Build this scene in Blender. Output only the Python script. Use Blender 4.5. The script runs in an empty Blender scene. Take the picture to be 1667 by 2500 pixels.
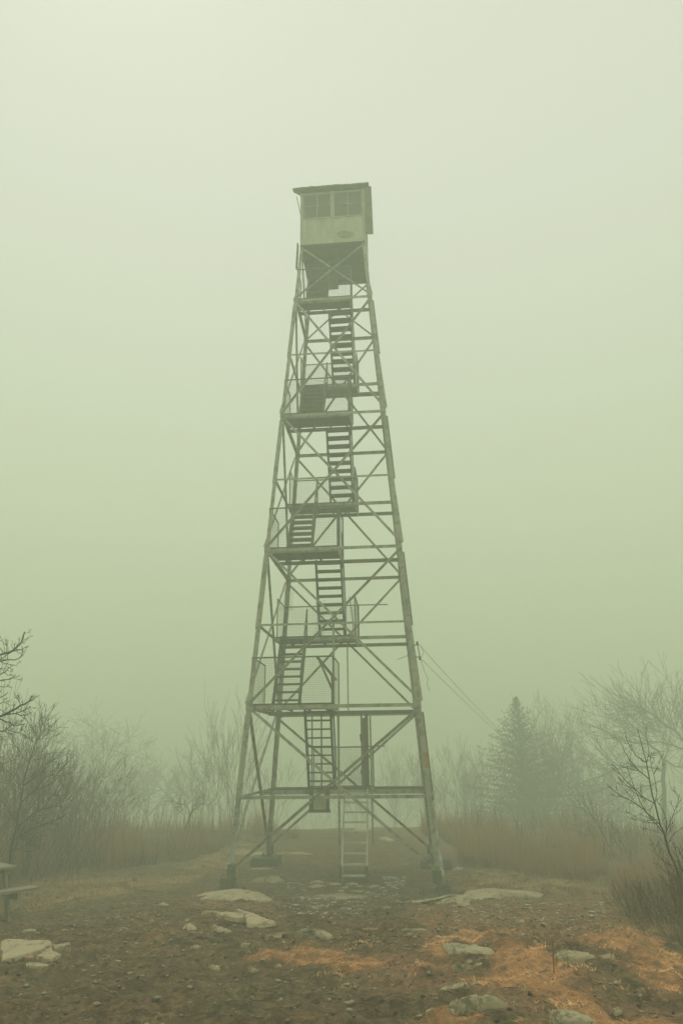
import bpy, math, random
import numpy as np
from mathutils import Vector, Matrix

# ------------------------------------------------------------------ camera
SC = bpy.context.scene
COL = SC.collection
F = 1725.5                       # focal length in photograph pixels (1667 x 2500)
PITCH, ROLL = math.radians(18.835), math.radians(-0.709)
CAM = Vector((0.09, -20.243, 2.633))
cp, sp, cr, sr = math.cos(PITCH), math.sin(PITCH), math.cos(ROLL), math.sin(ROLL)
fwd = Vector((0, cp, sp)); rgt = Vector((1, 0, 0)); upv = Vector((0, -sp, cp))
cX = rgt * cr + upv * sr
cY = rgt * -sr + upv * cr
cam_d = bpy.data.cameras.new('camera')
cam = bpy.data.objects.new('camera', cam_d)
COL.objects.link(cam)
m = Matrix((cX, cY, -fwd)).transposed().to_4x4()
m.translation = CAM
cam.matrix_world = m
cam_d.sensor_fit = 'VERTICAL'
cam_d.sensor_height = 36
cam_d.lens = F / 2500 * 36
cam_d.clip_start = 0.1
cam_d.clip_end = 3000
SC.camera = cam

# ------------------------------------------------------------------ sky, sun, exposure
SUN_EL, SUN_AZ = math.radians(62), math.radians(-28)      # azimuth measured from +y towards +x
world = bpy.data.worlds.new('World')
SC.world = world
world.use_nodes = True
nt = world.node_tree
nt.nodes.clear()
N = nt.nodes.new
out = N('ShaderNodeOutputWorld')
bg = N('ShaderNodeBackground')
sky = N('ShaderNodeTexSky')
sky.sky_type = 'NISHITA'
sky.sun_disc = False
sky.sun_elevation = SUN_EL
sky.sun_rotation = SUN_AZ
sky.dust_density = 1.5
hs = N('ShaderNodeHueSaturation')
hs.inputs['Saturation'].default_value = 0.10
tint = N('ShaderNodeMix'); tint.data_type = 'RGBA'; tint.blend_type = 'MULTIPLY'
tint.inputs['Factor'].default_value = 1.0
# overcast: cloud layer brighter overhead than at the horizon
tc = N('ShaderNodeTexCoord'); sx = N('ShaderNodeSeparateXYZ')
ramp = N('ShaderNodeValToRGB')
ramp.color_ramp.elements[0].position = 0.0
ramp.color_ramp.elements[0].color = (0.86, 0.98, 0.66, 1)
ramp.color_ramp.elements[1].position = 0.66
ramp.color_ramp.elements[1].color = (1.06, 1.07, .93, 1)
nt.links.new(tc.outputs['Generated'], sx.inputs[0])
nt.links.new(sx.outputs['Z'], ramp.inputs['Fac'])
nt.links.new(sky.outputs[0], hs.inputs['Color'])
veil = N('ShaderNodeMix'); veil.data_type = 'RGBA'; veil.inputs[0].default_value = 0.9
veil.inputs[7].default_value = (6.2, 6.2, 6.2, 1)      # the cloud deck evens the clear sky out
nt.links.new(hs.outputs[0], veil.inputs[6])
nt.links.new(veil.outputs[2], tint.inputs[6])
nt.links.new(ramp.outputs[0], tint.inputs[7])
nt.links.new(tint.outputs[2], bg.inputs['Color'])
bg.inputs['Strength'].default_value = 0.10
nt.links.new(bg.outputs[0], out.inputs['Surface'])

sl = bpy.data.lights.new('sun', 'SUN')
sl.energy = 0.7
sl.angle = math.radians(30)
sl.color = (1.0, 0.96, 0.78)
so = bpy.data.objects.new('sun', sl)
COL.objects.link(so)
sd = Vector((math.sin(SUN_AZ) * math.cos(SUN_EL), math.cos(SUN_AZ) * math.cos(SUN_EL), math.sin(SUN_EL)))
so.rotation_euler = sd.to_track_quat('Z', 'Y').to_euler()

vs = SC.view_settings
vs.view_transform = 'Standard'
vs.look = 'None'
vs.exposure = 0.40
vs.gamma = 1
SC.cycles.use_denoising = True
SC.cycles.max_bounces = 10
SC.cycles.diffuse_bounces = 3
SC.cycles.volume_bounces = 6
SC.cycles.transparent_max_bounces = 12
SC.cycles.sample_clamp_indirect = 8

random.seed(11)
RNG = np.random.default_rng(7)

# ------------------------------------------------------------------ helpers
def tag(o, label=None, cat=None, group=None, kind=None):
    if label: o['label'] = label
    if cat: o['category'] = cat
    if group: o['group'] = group
    if kind: o['kind'] = kind
    return o

def empty(name, loc=(0, 0, 0), rz=0.0, parent=None):
    o = bpy.data.objects.new(name, None)
    COL.objects.link(o)
    o.location = loc
    o.rotation_euler = (0, 0, rz)
    o.empty_display_size = 0.2
    if parent: o.parent = parent
    return o

class MB:
    """collects solids; build() links them as one mesh object"""
    def __init__(s): s.v = []; s.f = []
    def add(s, vs_, fs):
        n = len(s.v); s.v.extend([tuple(p) for p in vs_]); s.f.extend([tuple(i + n for i in q) for q in fs])
    def prism(s, p, q, u, v, a0, a1, b0, b1):
        """bar from p to q, cross-section a0..a1 along u and b0..b1 along v"""
        c = [p + u * a + v * b for a, b in ((a0, b0), (a1, b0), (a1, b1), (a0, b1))] + \
            [q + u * a + v * b for a, b in ((a0, b0), (a1, b0), (a1, b1), (a0, b1))]
        s.add(c, [(3, 2, 1, 0), (4, 5, 6, 7), (0, 1, 5, 4), (1, 2, 6, 5), (2, 3, 7, 6), (3, 0, 4, 7)])
    def box(s, x0, x1, y0, y1, z0, z1):
        s.prism(Vector((0, 0, z0)), Vector((0, 0, z1)), Vector((1, 0, 0)), Vector((0, 1, 0)), x0, x1, y0, y1)
    def angle(s, p, q, u, v, w, t=0.008):
        """L-profile: flange along u and flange along v from the line p-q"""
        s.prism(p, q, u, v, 0, w, 0, t)
        s.prism(p, q, u, v, 0, t, t, w)
    def channel(s, p, q, u, v, w, d, t=0.008):
        s.prism(p, q, u, v, -w / 2, w / 2, 0, t)
        s.prism(p, q, u, v, -w / 2, -w / 2 + t, t, d)
        s.prism(p, q, u, v, w / 2 - t, w / 2, t, d)
    def tube(s, pts, rad, n=6):
        pts = [Vector(p) for p in pts]
        if not hasattr(rad, '__len__'): rad = [rad] * len(pts)
        base = len(s.v); k = len(pts)
        ref = Vector((0.31, 0.87, 0.37)).normalized()
        for i, p in enumerate(pts):
            d = (pts[min(i + 1, k - 1)] - pts[max(i - 1, 0)])
            if d.length < 1e-9: d = Vector((0, 0, 1))
            d.normalize()
            a = d.cross(ref)
            if a.length < 0.05: a = d.cross(Vector((1, 0, 0)))
            a.normalize(); b = d.cross(a)
            for j in range(n):
                t = 2 * math.pi * j / n
                w = p + a * (math.cos(t) * rad[i]) + b * (math.sin(t) * rad[i])
                s.v.append((w.x, w.y, w.z))
        for i in range(k - 1):
            for j in range(n):
                j2 = (j + 1) % n
                s.f.append((base + i * n + j, base + i * n + j2, base + (i + 1) * n + j2, base + (i + 1) * n + j))
        s.f.append(tuple(base + j for j in reversed(range(n))))
        s.f.append(tuple(base + (k - 1) * n + j for j in range(n)))
    def build(s, name, mat, parent=None, smooth=False, wire=False):
        me = bpy.data.meshes.new(name)
        me.from_pydata(s.v, [], s.f)
        me.materials.append(mat)
        if smooth: me.polygons.foreach_set('use_smooth', [True] * len(me.polygons))
        me.update()
        o = bpy.data.objects.new(name, me)
        COL.objects.link(o)
        if parent: o.parent = parent
        return o

def np_mesh(name, V, Fc, mat, smooth=False, parent=None):
    """V (n,3), Fc (m,k) arrays"""
    V = np.asarray(V, np.float32); Fc = np.asarray(Fc, np.int32)
    me = bpy.data.meshes.new(name)
    k = Fc.shape[1]
    me.vertices.add(len(V)); me.vertices.foreach_set('co', V.ravel())
    me.loops.add(Fc.size); me.loops.foreach_set('vertex_index', Fc.ravel())
    me.polygons.add(len(Fc)); me.polygons.foreach_set('loop_start', np.arange(0, Fc.size, k, dtype=np.int32))
    me.update(calc_edges=True)
    if smooth: me.polygons.foreach_set('use_smooth', [True] * len(Fc))
    me.materials.append(mat)
    o = bpy.data.objects.new(name, me)
    COL.objects.link(o)
    if parent: o.parent = parent
    return o

# value noise
_perm = RNG.random((256, 256))
def vnoise(x, y):
    x = np.asarray(x, float); y = np.asarray(y, float)
    xi = np.floor(x).astype(int); yi = np.floor(y).astype(int)
    fx = x - xi; fy = y - yi
    fx = fx * fx * (3 - 2 * fx); fy = fy * fy * (3 - 2 * fy)
    g = lambda a, b: _perm[a & 255, b & 255]
    return ((g(xi, yi) * (1 - fx) + g(xi + 1, yi) * fx) * (1 - fy) + (g(xi, yi + 1) * (1 - fx) + g(xi + 1, yi + 1) * fx) * fy) - 0.5
def fbm(x, y, o=4):
    s = 0; a = 1.0; f = 1.0
    for i in range(o):
        s = s + a * vnoise(x * f + 17.3 * i, y * f + 5.1 * i); a *= 0.5; f *= 2.1
    return s

# ------------------------------------------------------------------ materials
def mat_new(name):
    mt = bpy.data.materials.new(name); mt.use_nodes = True
    t = mt.node_tree; b = t.nodes['Principled BSDF']
    return mt, t, b
def noise_mat(name, cols, scale=4.0, detail=6, rough=0.85, bump=0.0, bscale=None, metallic=0.0, lo=0.35, hi=0.65, coords='Object', stretch=None, spec=0.3, spots=0):
    mt, t, b = mat_new(name)
    tcn = t.nodes.new('ShaderNodeTexCoord'); src = tcn.outputs[coords]
    if stretch:
        mp = t.nodes.new('ShaderNodeMapping'); mp.inputs['Scale'].default_value = stretch
        t.links.new(src, mp.inputs[0]); src = mp.outputs[0]
    nz = t.nodes.new('ShaderNodeTexNoise'); nz.inputs['Scale'].default_value = scale; nz.inputs['Detail'].default_value = detail
    nz.inputs['Roughness'].default_value = 0.65
    t.links.new(src, nz.inputs['Vector'])
    rp = t.nodes.new('ShaderNodeValToRGB')
    e = rp.color_ramp.elements
    while len(e) < len(cols): e.new(0.5)
    for i, c in enumerate(cols):
        e[i].position = lo + (hi - lo) * i / max(1, len(cols) - 1); e[i].color = (*c, 1)
    t.links.new(nz.outputs[0], rp.inputs[0]); t.links.new(rp.outputs[0], b.inputs['Base Color'])
    if spots:
        n3 = t.nodes.new('ShaderNodeTexNoise'); n3.inputs['Scale'].default_value = spots; n3.inputs['Detail'].default_value = 5; n3.inputs['Roughness'].default_value = .75
        t.links.new(tcn.outputs[coords], n3.inputs['Vector'])
        r3 = t.nodes.new('ShaderNodeValToRGB'); r3.color_ramp.elements[0].position = .42; r3.color_ramp.elements[1].position = .49
        r3.color_ramp.elements[0].color = (.45, .42, .35, 1); r3.color_ramp.elements[1].color = (1, 1, 1, 1)
        t.links.new(n3.outputs[0], r3.inputs[0])
        m3 = t.nodes.new('ShaderNodeMix'); m3.data_type = 'RGBA'; m3.blend_type = 'MULTIPLY'; m3.inputs[0].default_value = .8
        t.links.new(rp.outputs[0], m3.inputs[6]); t.links.new(r3.outputs[0], m3.inputs[7]); t.links.new(m3.outputs[2], b.inputs['Base Color'])
    b.inputs['Roughness'].default_value = rough; b.inputs['Metallic'].default_value = metallic
    b.inputs['Specular IOR Level'].default_value = spec
    if bump:
        n2 = t.nodes.new('ShaderNodeTexNoise'); n2.inputs['Scale'].default_value = bscale or scale * 6; n2.inputs['Detail'].default_value = 8
        t.links.new(tcn.outputs[coords], n2.inputs['Vector'])
        bp = t.nodes.new('ShaderNodeBump'); bp.inputs['Strength'].default_value = bump; bp.inputs['Distance'].default_value = 0.02
        t.links.new(n2.outputs[0], bp.inputs['Height']); t.links.new(bp.outputs[0], b.inputs['Normal'])
    return mt

M = {}
M['steel'] = noise_mat('galvanised_steel', [(.21, .22, .17), (.33, .34, .27), (.40, .41, .33), (.35, .32, .24)], 2.2, 8, 0.6, 0.15, 40, 0.15, lo=.3, hi=.72, spots=5)
M['dark_steel'] = noise_mat('weathered_steel', [(.08, .08, .055), (.14, .135, .10), (.11, .09, .06)], 3, 8, 0.7, 0.1, 40, 0.1)
M['stair'] = noise_mat('old_stair_wood', [(.045, .042, .03), (.085, .078, .055), (.06, .055, .04)], 5, 6, 0.85, 0.2, 30)
M['deck'] = noise_mat('weathered_deck_boards', [(.05, .047, .033), (.09, .083, .06), (.065, .06, .042)], 4, 6, 0.9, 0.2, 30)
M['mesh'] = noise_mat('mesh_wire_metal', [(.10, .10, .08), (.16, .16, .12)], 6, 2, 0.6)
M['cab_wall'] = noise_mat('painted_cab_sheet', [(.10, .10, .07), (.36, .36, .28), (.50, .50, .40), (.30, .30, .22)], 1.8, 10, 0.6, 0.1, 20, lo=.26, hi=.74, stretch=(1, 1, .35))
M['cab_trim'] = noise_mat('cab_trim_paint', [(.30, .30, .24), (.42, .42, .34)], 5, 6, 0.7)
M['stain'] = noise_mat('wall_stain', [(.17, .17, .13), (.33, .33, .26)], 6, 8, 0.8)
M['roof'] = noise_mat('cab_roof_sheet', [(.12, .11, .08), (.2, .19, .14)], 3, 6, 0.8)
M['inside'] = noise_mat('cab_ceiling_wood', [(.045, .042, .03), (.075, .07, .05)], 3, 6, 0.9)
M['rust'] = noise_mat('rusty_orange_plate', [(.30, .17, .06), (.42, .25, .10)], 12, 6, 0.8)
M['concrete'] = noise_mat('old_concrete', [(.055, .05, .035), (.11, .10, .07), (.08, .07, .05)], 4, 8, 0.95, 0.4, 24)
M['rock'] = noise_mat('grey_sandstone', [(.10, .08, .05), (.29, .245, .165), (.40, .34, .235), (.33, .26, .17)], 2.6, 12, 0.9, 0.6, 22, lo=.28, hi=.72, spots=7)
M['pale_rock'] = noise_mat('pale_sandstone', [(.15, .12, .075), (.43, .36, .24), (.48, .40, .27), (.42, .31, .20)], 3.0, 12, 0.9, 0.6, 26, lo=.25, hi=.70, spots=7)
M['dark_rock'] = noise_mat('dark_wet_rock', [(.07, .065, .045), (.13, .115, .08), (.20, .18, .12)], 5, 10, 0.8, 0.6, 24, spots=7)
M['clod'] = noise_mat('dark_mud_clod', [(.03, .02, .012), (.085, .055, .033)], 9, 6, 0.95)
M['wet_chip'] = noise_mat('wet_pale_chip', [(.30, .29, .23), (.50, .50, .42), (.60, .60, .52)], 6, 4, .25, spec=.6)
M['ladder'] = noise_mat('pale_ladder_steel', [(.36, .36, .29), (.56, .55, .45), (.62, .61, .51)], 3, 8, 0.6)
M['moss_rock'] = noise_mat('lichened_rock', [(.20, .17, .11), (.38, .33, .22), (.46, .40, .28), (.48, .38, .24)], 4, 12, 0.95, 0.6, 24, lo=.28, hi=.7, spots=7)
M['red_rock'] = noise_mat('reddish_rock', [(.22, .12, .08), (.34, .20, .13), (.40, .27, .19)], 4, 10, 0.9, 0.5, 24, spots=7)
M['bark'] = noise_mat('grey_brown_bark', [(.045, .038, .026), (.085, .072, .05)], 8, 6, 0.95)
M['twig_dark'] = noise_mat('dark_twig_bark', [(.028, .025, .017), (.05, .043, .03)], 10, 3, 0.95)
M['twig_red'] = noise_mat('reddish_twig_bark', [(.10, .065, .04), (.20, .13, .08)], 10, 3, 0.95)
M['weed'] = noise_mat('dry_weed_stems', [(.10, .06, .035), (.20, .13, .075), (.16, .10, .055)], 1.2, 5, 0.95)
M['tan_grass'] = noise_mat('tan_dead_grass', [(.22, .15, .08), (.36, .25, .13)], 1.5, 5, 0.95)
M['needle'] = noise_mat('spruce_needles', [(.012, .022, .012), (.03, .045, .022)], 2, 4, 0.95)
M['wood'] = noise_mat('weathered_picnic_planks', [(.20, .18, .13), (.30, .27, .20), (.25, .21, .15)], 6, 8, 0.9, 0.3, 40, stretch=(1, 8, 8))
M['cable'] = noise_mat('black_cable', [(.02, .02, .015), (.04, .035, .03)], 10, 2, 0.6)
M['ceramic'] = noise_mat('dark_insulator', [(.03, .03, .02), (.05, .045, .04)], 10, 2, 0.4)
M['white'] = noise_mat('bleached_white_chip', [(.45, .42, .33), (.6, .56, .45)], 10, 4, 0.8)

# moss: colour varies from blade to blade through a point attribute
def blade_mat(name, c0, c1, c2):
    mt, t, b = mat_new(name)
    at = t.nodes.new('ShaderNodeAttribute'); at.attribute_name = 'tone'
    rp = t.nodes.new('ShaderNodeValToRGB'); e = rp.color_ramp.elements
    e.new(0.5)
    for i, c in enumerate((c0, c1, c2)): e[i].position = i * 0.5; e[i].color = (*c, 1)
    t.links.new(at.outputs['Fac'], rp.inputs[0]); t.links.new(rp.outputs[0], b.inputs['Base Color'])
    b.inputs['Roughness'].default_value = 0.95; b.inputs['Specular IOR Level'].default_value = 0.1
    return mt
M['moss'] = blade_mat('orange_dead_grass', (.40, .175, .075), (.86, .43, .19), (.96, .63, .34))
M['litter'] = blade_mat('brown_litter', (.17, .09, .05), (.38, .21, .11), (.55, .34, .19))
M['tan'] = blade_mat('tan_dead_blades', (.20, .13, .065), (.42, .27, .14), (.58, .40, .22))
M['stalks'] = blade_mat('dark_weed_stalks', (.05, .032, .02), (.10, .065, .04), (.20, .13, .08))
M['stems'] = blade_mat('brown_weed_stems', (.13, .072, .038), (.30, .175, .09), (.46, .29, .16))
mt, t, b = mat_new('dusty_glass')
b.inputs['Base Color'].default_value = (.16, .16, .12, 1); b.inputs['Roughness'].default_value = 0.25
b.inputs['Alpha'].default_value = 0.45
M['glass'] = mt

# ------------------------------------------------------------------ terrain
_ty = np.array([-40, -26, -20, -9.5, -5.5, -2.4, 3, 9, 13, 17, 24, 40, 80, 160, 400.])
_tz = np.array([1.1, .95, .82, .42, -.02, -.36, -.48, -.49, -.52, -.85, -1.5, -3.05, -9, -16, -24.])
def base_h(x, y):
    x = np.asarray(x, float); y = np.asarray(y, float)
    z = np.interp(y, _ty, _tz)
    xx = np.abs(x + 0.5)
    lim = 7.0 + 0.12 * np.clip(y + 10, 0, 60)
    z = z - 0.055 * np.clip(xx - lim, 0, 60) ** 1.25 * np.clip((y + 18) / 10, 0.25, 1)
    z = z + 0.16 * np.exp(-(((x - 2.6) / 1.5) ** 2 + ((y + 11.2) / 2.0) ** 2))      # mossy hump, right
    z = z - 0.10 * np.exp(-(((x - 4.4) / 0.9) ** 2 + ((y + 12.0) / 1.8) ** 2))      # trodden hollow beside it
    z = z + 0.10 * np.exp(-(((x - 6.2) / 1.4) ** 2 + ((y + 11.5) / 2.4) ** 2))
    return z
def ground_h(x, y):
    z = base_h(x, y)
    fade = np.clip(1.3 - (np.asarray(y) + 18) / 60, 0.3, 1)
    return z + 0.16 * vnoise(np.asarray(x) * .45 + 3, np.asarray(y) * .45) + fade * (0.07 * fbm(np.asarray(x) * 1.7, np.asarray(y) * 1.7, 3))
def ground_fine(x, y):
    x = np.asarray(x, float); y = np.asarray(y, float)
    near = np.clip(1 - (y + 10) / 16, 0, 1)
    r = 0.055 * fbm(x * 4.5, y * 4.5, 4) + 0.045 * np.abs(fbm(x * 15, y * 15, 3))
    return ground_h(x, y) + r * (0.25 + near)

def pix_ray(px, py):
    a = px - 833.5; c = 1250 - py
    return (cX * a + cY * c + fwd * F).normalized()
def G(px, py, dz=0.0):
    """ground point seen at a photograph pixel"""
    d = pix_ray(px, py); t0 = 4.0
    t = t0
    while t < 120:
        p = CAM + d * t
        if p.z - dz < float(base_h(p.x, p.y)): break
        t += 0.12
    for _ in range(3):
        p = CAM + d * t
        t += (float(ground_h(p.x, p.y)) + dz - p.z) / d.z
    p = CAM + d * t
    return Vector((p.x, p.y, float(ground_h(p.x, p.y))))
def at_dist(px, py, y):
    """point at world depth y seen at a photograph pixel"""
    d = pix_ray(px, py); t = (y - CAM.y) / d.y
    return CAM + d * t

def Z7(x, y): return (x * .5319, 2050 + y * .5319)
def Z8(x, y): return (834 + x * .5313, 2050 + y * .5313)
def ZA(x, y): return (x * .2679, 2060 + y * .2679)
def ZB(x, y): return (460 + x * .2806, 2100 + y * .2806)
def Z4(x, y): return (540 + x * .3699, 1680 + y * .3699)

def world_poly(pts):
    return np.array([tuple(G(*p))[:2] for p in pts])
def inside(poly, x, y):
    r = np.zeros(np.shape(x), bool); n = len(poly)
    for i in range(n):
        x0, y0 = poly[i]; x1, y1 = poly[(i + 1) % n]
        c = ((y0 > y) != (y1 > y)) & (x < (x1 - x0) * (y - y0) / (y1 - y0 + 1e-12) + x0)
        r ^= c
    return r
def in_any(polys, x, y, jit=0.22, fr=3.0):
    jx = x + jit * fbm(x * fr, y * fr, 3); jy = y + jit * 1.6 * fbm(x * fr + 40, y * fr + 9, 3)
    r = np.zeros(np.shape(x), bool)
    for p in polys: r |= inside(p, jx, jy)
    return r

moss_px = [
    [Z8(*q) for q in [(690,500),(800,488),(920,500),(960,560),(1080,620),(1095,690),(1180,750),(1300,790),(1450,840),(1568,880),(1500,930),(1280,900),(1150,860),(1080,800),(950,765),(850,725),(760,690),(680,700),(560,690),(640,640),(700,590),(720,545)]],
    [Z8(*q) for q in [(350,505),(420,470),(500,440),(680,470),(560,480),(480,495),(510,530),(430,545),(360,530)]],
    [Z8(*q) for q in [(300,582),(420,575),(520,600),(480,622),(300,605)]],
    [Z8(*q) for q in [(1190,470),(1290,430),(1400,440),(1568,560),(1568,745),(1440,705),(1330,640),(1300,590),(1380,540),(1280,520)]],
    [(612,2340),(686,2329),(766,2316),(834,2327),(880,2345),(930,2362),(870,2368),(780,2366),(700,2356)],
    [Z8(*q) for q in [(0,545),(90,550),(185,582),(110,600),(0,600)]],
    [Z8(*q) for q in [(390,835),(520,825),(660,842),(600,870),(380,870)]],
    [Z8(*q) for q in [(850,822),(895,820),(930,850),(850,850)]],
    [Z8(*q) for q in [(560,425),(700,432),(760,450),(700,470),(520,440)]],
]
litter_px = [
    [Z8(*q) for q in [(300,300),(600,290),(1250,240),(1300,420),(1200,480),(900,480),(560,460),(380,430),(250,360)]],
    [ZB(*q) for q in [(0,370),(300,350),(640,400),(850,540),(760,560),(560,450),(250,425),(0,440)]],
    [Z8(*q) for q in [(600,640),(1250,640),(1330,760),(1568,900),(900,780),(620,700)]],
    [Z8(*q) for q in [(150,560),(500,560),(600,640),(400,680),(0,680),(0,600)]],
    [Z7(*q) for q in [(700,430),(860,410),(860,450),(700,470)]],
    [Z7(*q) for q in [(0,590),(75,600),(70,660),(0,670)]],
]
tan_px = [
    [(40,2175),(120,2145),(250,2140),(420,2130),(520,2095),(560,2070),(640,2060),(600,2100),(420,2165),(230,2195),(60,2230)],
    [(1090,2150),(1200,2125),(1360,2130),(1480,2150),(1500,2190),(1300,2180),(1120,2190)],
    [Z8(*q) for q in [(1210,430),(1310,380),(1450,370),(1568,380),(1568,450),(1420,470),(1280,470)]],
]
MOSS = [world_poly(p) for p in moss_px]
LITTER = [world_poly(p) for p in litter_px]
TAN = [world_poly(p) for p in tan_px]

def axis(segs):
    r = []
    for a, b_, st in segs:
        r.extend(np.arange(a, b_, st))
    return np.array(r)
gx = axis([(-500, -120, 60), (-120, -40, 10), (-40, -12, 1.2), (-12, -8, .2), (-8, 8, .055), (8, 12, .2), (12, 40, 1.2), (40, 120, 10), (120, 501, 60)])
gy = axis([(-60, -26, 4), (-26, -17, .5), (-17, -6, .055), (-6, 4, .10), (4, 16, .3), (16, 40, 1.2), (40, 120, 8), (120, 501, 60)])
GX, GY = np.meshgrid(gx, gy)
GZ = ground_fine(GX, GY)
mossm = in_any(MOSS, GX, GY)
litm = in_any(LITTER, GX, GY, .5, 2.2)
tanm = in_any(TAN, GX, GY, .6, 2.0)
GZ = GZ + mossm * 0.02
nx, ny = len(gx), len(gy)
idx = np.arange(nx * ny).reshape(ny, nx)
Fq = np.stack([idx[:-1, :-1], idx[:-1, 1:], idx[1:, 1:], idx[1:, :-1]], -1).reshape(-1, 4)
mt, t, b = mat_new('trodden_earth')
tcn = t.nodes.new('ShaderNodeTexCoord')
def tn(scale, det=8, rg=.65):
    n = t.nodes.new('ShaderNodeTexNoise'); n.inputs['Scale'].default_value = scale; n.inputs['Detail'].default_value = det
    n.inputs['Roughness'].default_value = rg; t.links.new(tcn.outputs['Object'], n.inputs['Vector']); return n
def rampn(src, stops):
    r = t.nodes.new('ShaderNodeValToRGB'); e = r.color_ramp.elements
    while len(e) < len(stops): e.new(.5)
    for i, (p, c) in enumerate(stops): e[i].position = p; e[i].color = (*c, 1)
    t.links.new(src, r.inputs[0]); return r
def mixn(fac, a, c):
    mx = t.nodes.new('ShaderNodeMix'); mx.data_type = 'RGBA'
    if isinstance(fac, float): mx.inputs[0].default_value = fac
    else: t.links.new(fac, mx.inputs[0])
    t.links.new(a, mx.inputs[6]); t.links.new(c, mx.inputs[7]); return mx.outputs[2]
mud = rampn(tn(11, 12, .8).outputs[0], [(.34, (.040, .022, .013)), (.45, (.108, .068, .038)), (.54, (.195, .126, .072)), (.66, (.34, .235, .14))])
green = rampn(tn(8, 12, .8).outputs[0], [(.36, (.040, .031, .017)), (.46, (.112, .086, .046)), (.55, (.195, .148, .082)), (.67, (.35, .25, .145))])
grm = rampn(tn(.55, 5).outputs[0], [(.44, (0, 0, 0)), (.58, (1, 1, 1))])
c = mixn(grm.outputs[0], mud.outputs[0], green.outputs[0])
mot = rampn(tn(2.6, 12, .82).outputs[0], [(.38, (.55, .53, .50)), (.50, (.95, .95, .95)), (.62, (1.25, 1.22, 1.15))])
mm_ = t.nodes.new('ShaderNodeMix'); mm_.data_type = 'RGBA'; mm_.blend_type = 'MULTIPLY'; mm_.inputs[0].default_value = 1.0
t.links.new(c, mm_.inputs[6]); t.links.new(mot.outputs[0], mm_.inputs[7]); c = mm_.outputs[2]
grit = rampn(tn(70, 4, .6).outputs[0], [(.62, (0, 0, 0)), (.72, (1, 1, 1))])
gcol = rampn(tn(20, 3).outputs[0], [(.3, (.14, .11, .07)), (.7, (.30, .25, .16))])
gf = t.nodes.new('ShaderNodeMath'); gf.operation = 'MULTIPLY'; gf.inputs[1].default_value = .55
t.links.new(grit.outputs[0], gf.inputs[0])
c = mixn(gf.outputs[0], c, gcol.outputs[0])
for att, stops in (('litter', [(.36, (.12, .062, .038)), (.5, (.30, .165, .098)), (.64, (.46, .28, .175))]),
                   ('tanz', [(.36, (.12, .08, .045)), (.5, (.26, .175, .095)), (.64, (.42, .29, .16))]),
                   ('moss', [(.3, (.22, .10, .045)), (.5, (.50, .245, .115)), (.7, (.70, .39, .20))])):
    an = t.nodes.new('ShaderNodeAttribute'); an.attribute_name = att
    r = rampn(tn(14, 9, .75).outputs[0], stops)
    br = rampn(tn(6, 8, .7).outputs[0], [(.36, (.15, .15, .15)), (.56, (1, 1, 1))])
    ml = t.nodes.new('ShaderNodeMath'); ml.operation = 'MULTIPLY'
    t.links.new(an.outputs['Fac'], ml.inputs[0]); t.links.new(br.outputs[0], ml.inputs[1])
    c = mixn(ml.outputs[0], c, r.outputs[0])
t.links.new(c, b.inputs['Base Color'])
b.inputs['Roughness'].default_value = .95; b.inputs['Specular IOR Level'].default_value = .15
bp = t.nodes.new('ShaderNodeBump'); bp.inputs['Strength'].default_value = .8; bp.inputs['Distance'].default_value = .03
t.links.new(tn(38, 10, .75).outputs[0], bp.inputs['Height']); t.links.new(bp.outputs[0], b.inputs['Normal'])
ground = np_mesh('ground', np.stack([GX, GY, GZ], -1).reshape(-1, 3), Fq, mt, True)
def soft(msk):
    a = msk.astype(float)
    for _ in range(2):
        a = (a + np.roll(a, 1, 0) + np.roll(a, -1, 0) + np.roll(a, 1, 1) + np.roll(a, -1, 1)) / 5
    return a.ravel().astype(np.float32)
farw = np.clip((GY - 1) / 6, 0, 1) * np.clip((np.abs(GX + .5) - 3.2 + 0.1 * GY) / 2, 0, 1)
for nme, arr in (('moss', soft(mossm)), ('litter', soft(litm) * .8), ('tanz', np.maximum(soft(tanm) * .8, farw.ravel() * .8).astype(np.float32))):
    at = ground.data.attributes.new(nme, 'FLOAT', 'POINT'); at.data.foreach_set('value', arr.astype(np.float32))
tag(ground, kind='structure')

# ------------------------------------------------------------------ lookout tower (local frame turned by the yaw found from the photo)
YAW = math.radians(-4.884)
ZL = [0, 1.691, 3.781, 5.851, 7.929, 10.039, 12.129, 14.263, 16.336, 18.514]
B0, B1 = 2.4345, 1.067
def W(z): return B0 + (B1 - B0) * z / ZL[9]
V3 = Vector
tower = empty('lookout_tower', (0, 0, 0), YAW)
tag(tower, 'tall square steel lattice fire lookout tower with zigzag stairs and a boxy cabin on top', 'tower')
S = {'FL': (-1, -1), 'FR': (1, -1), 'BL': (-1, 1), 'BR': (1, 1)}
def J(n, z, inset=0.0):
    sx_, sy_ = S[n]; w = W(z) - inset
    return V3((sx_ * w, sy_ * w, z))
ux, uy, uz = V3((1, 0, 0)), V3((0, 1, 0)), V3((0, 0, 1))
feet = {'FL': -0.02, 'FR': -0.14, 'BL': -0.16, 'BR': -0.16}
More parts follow.
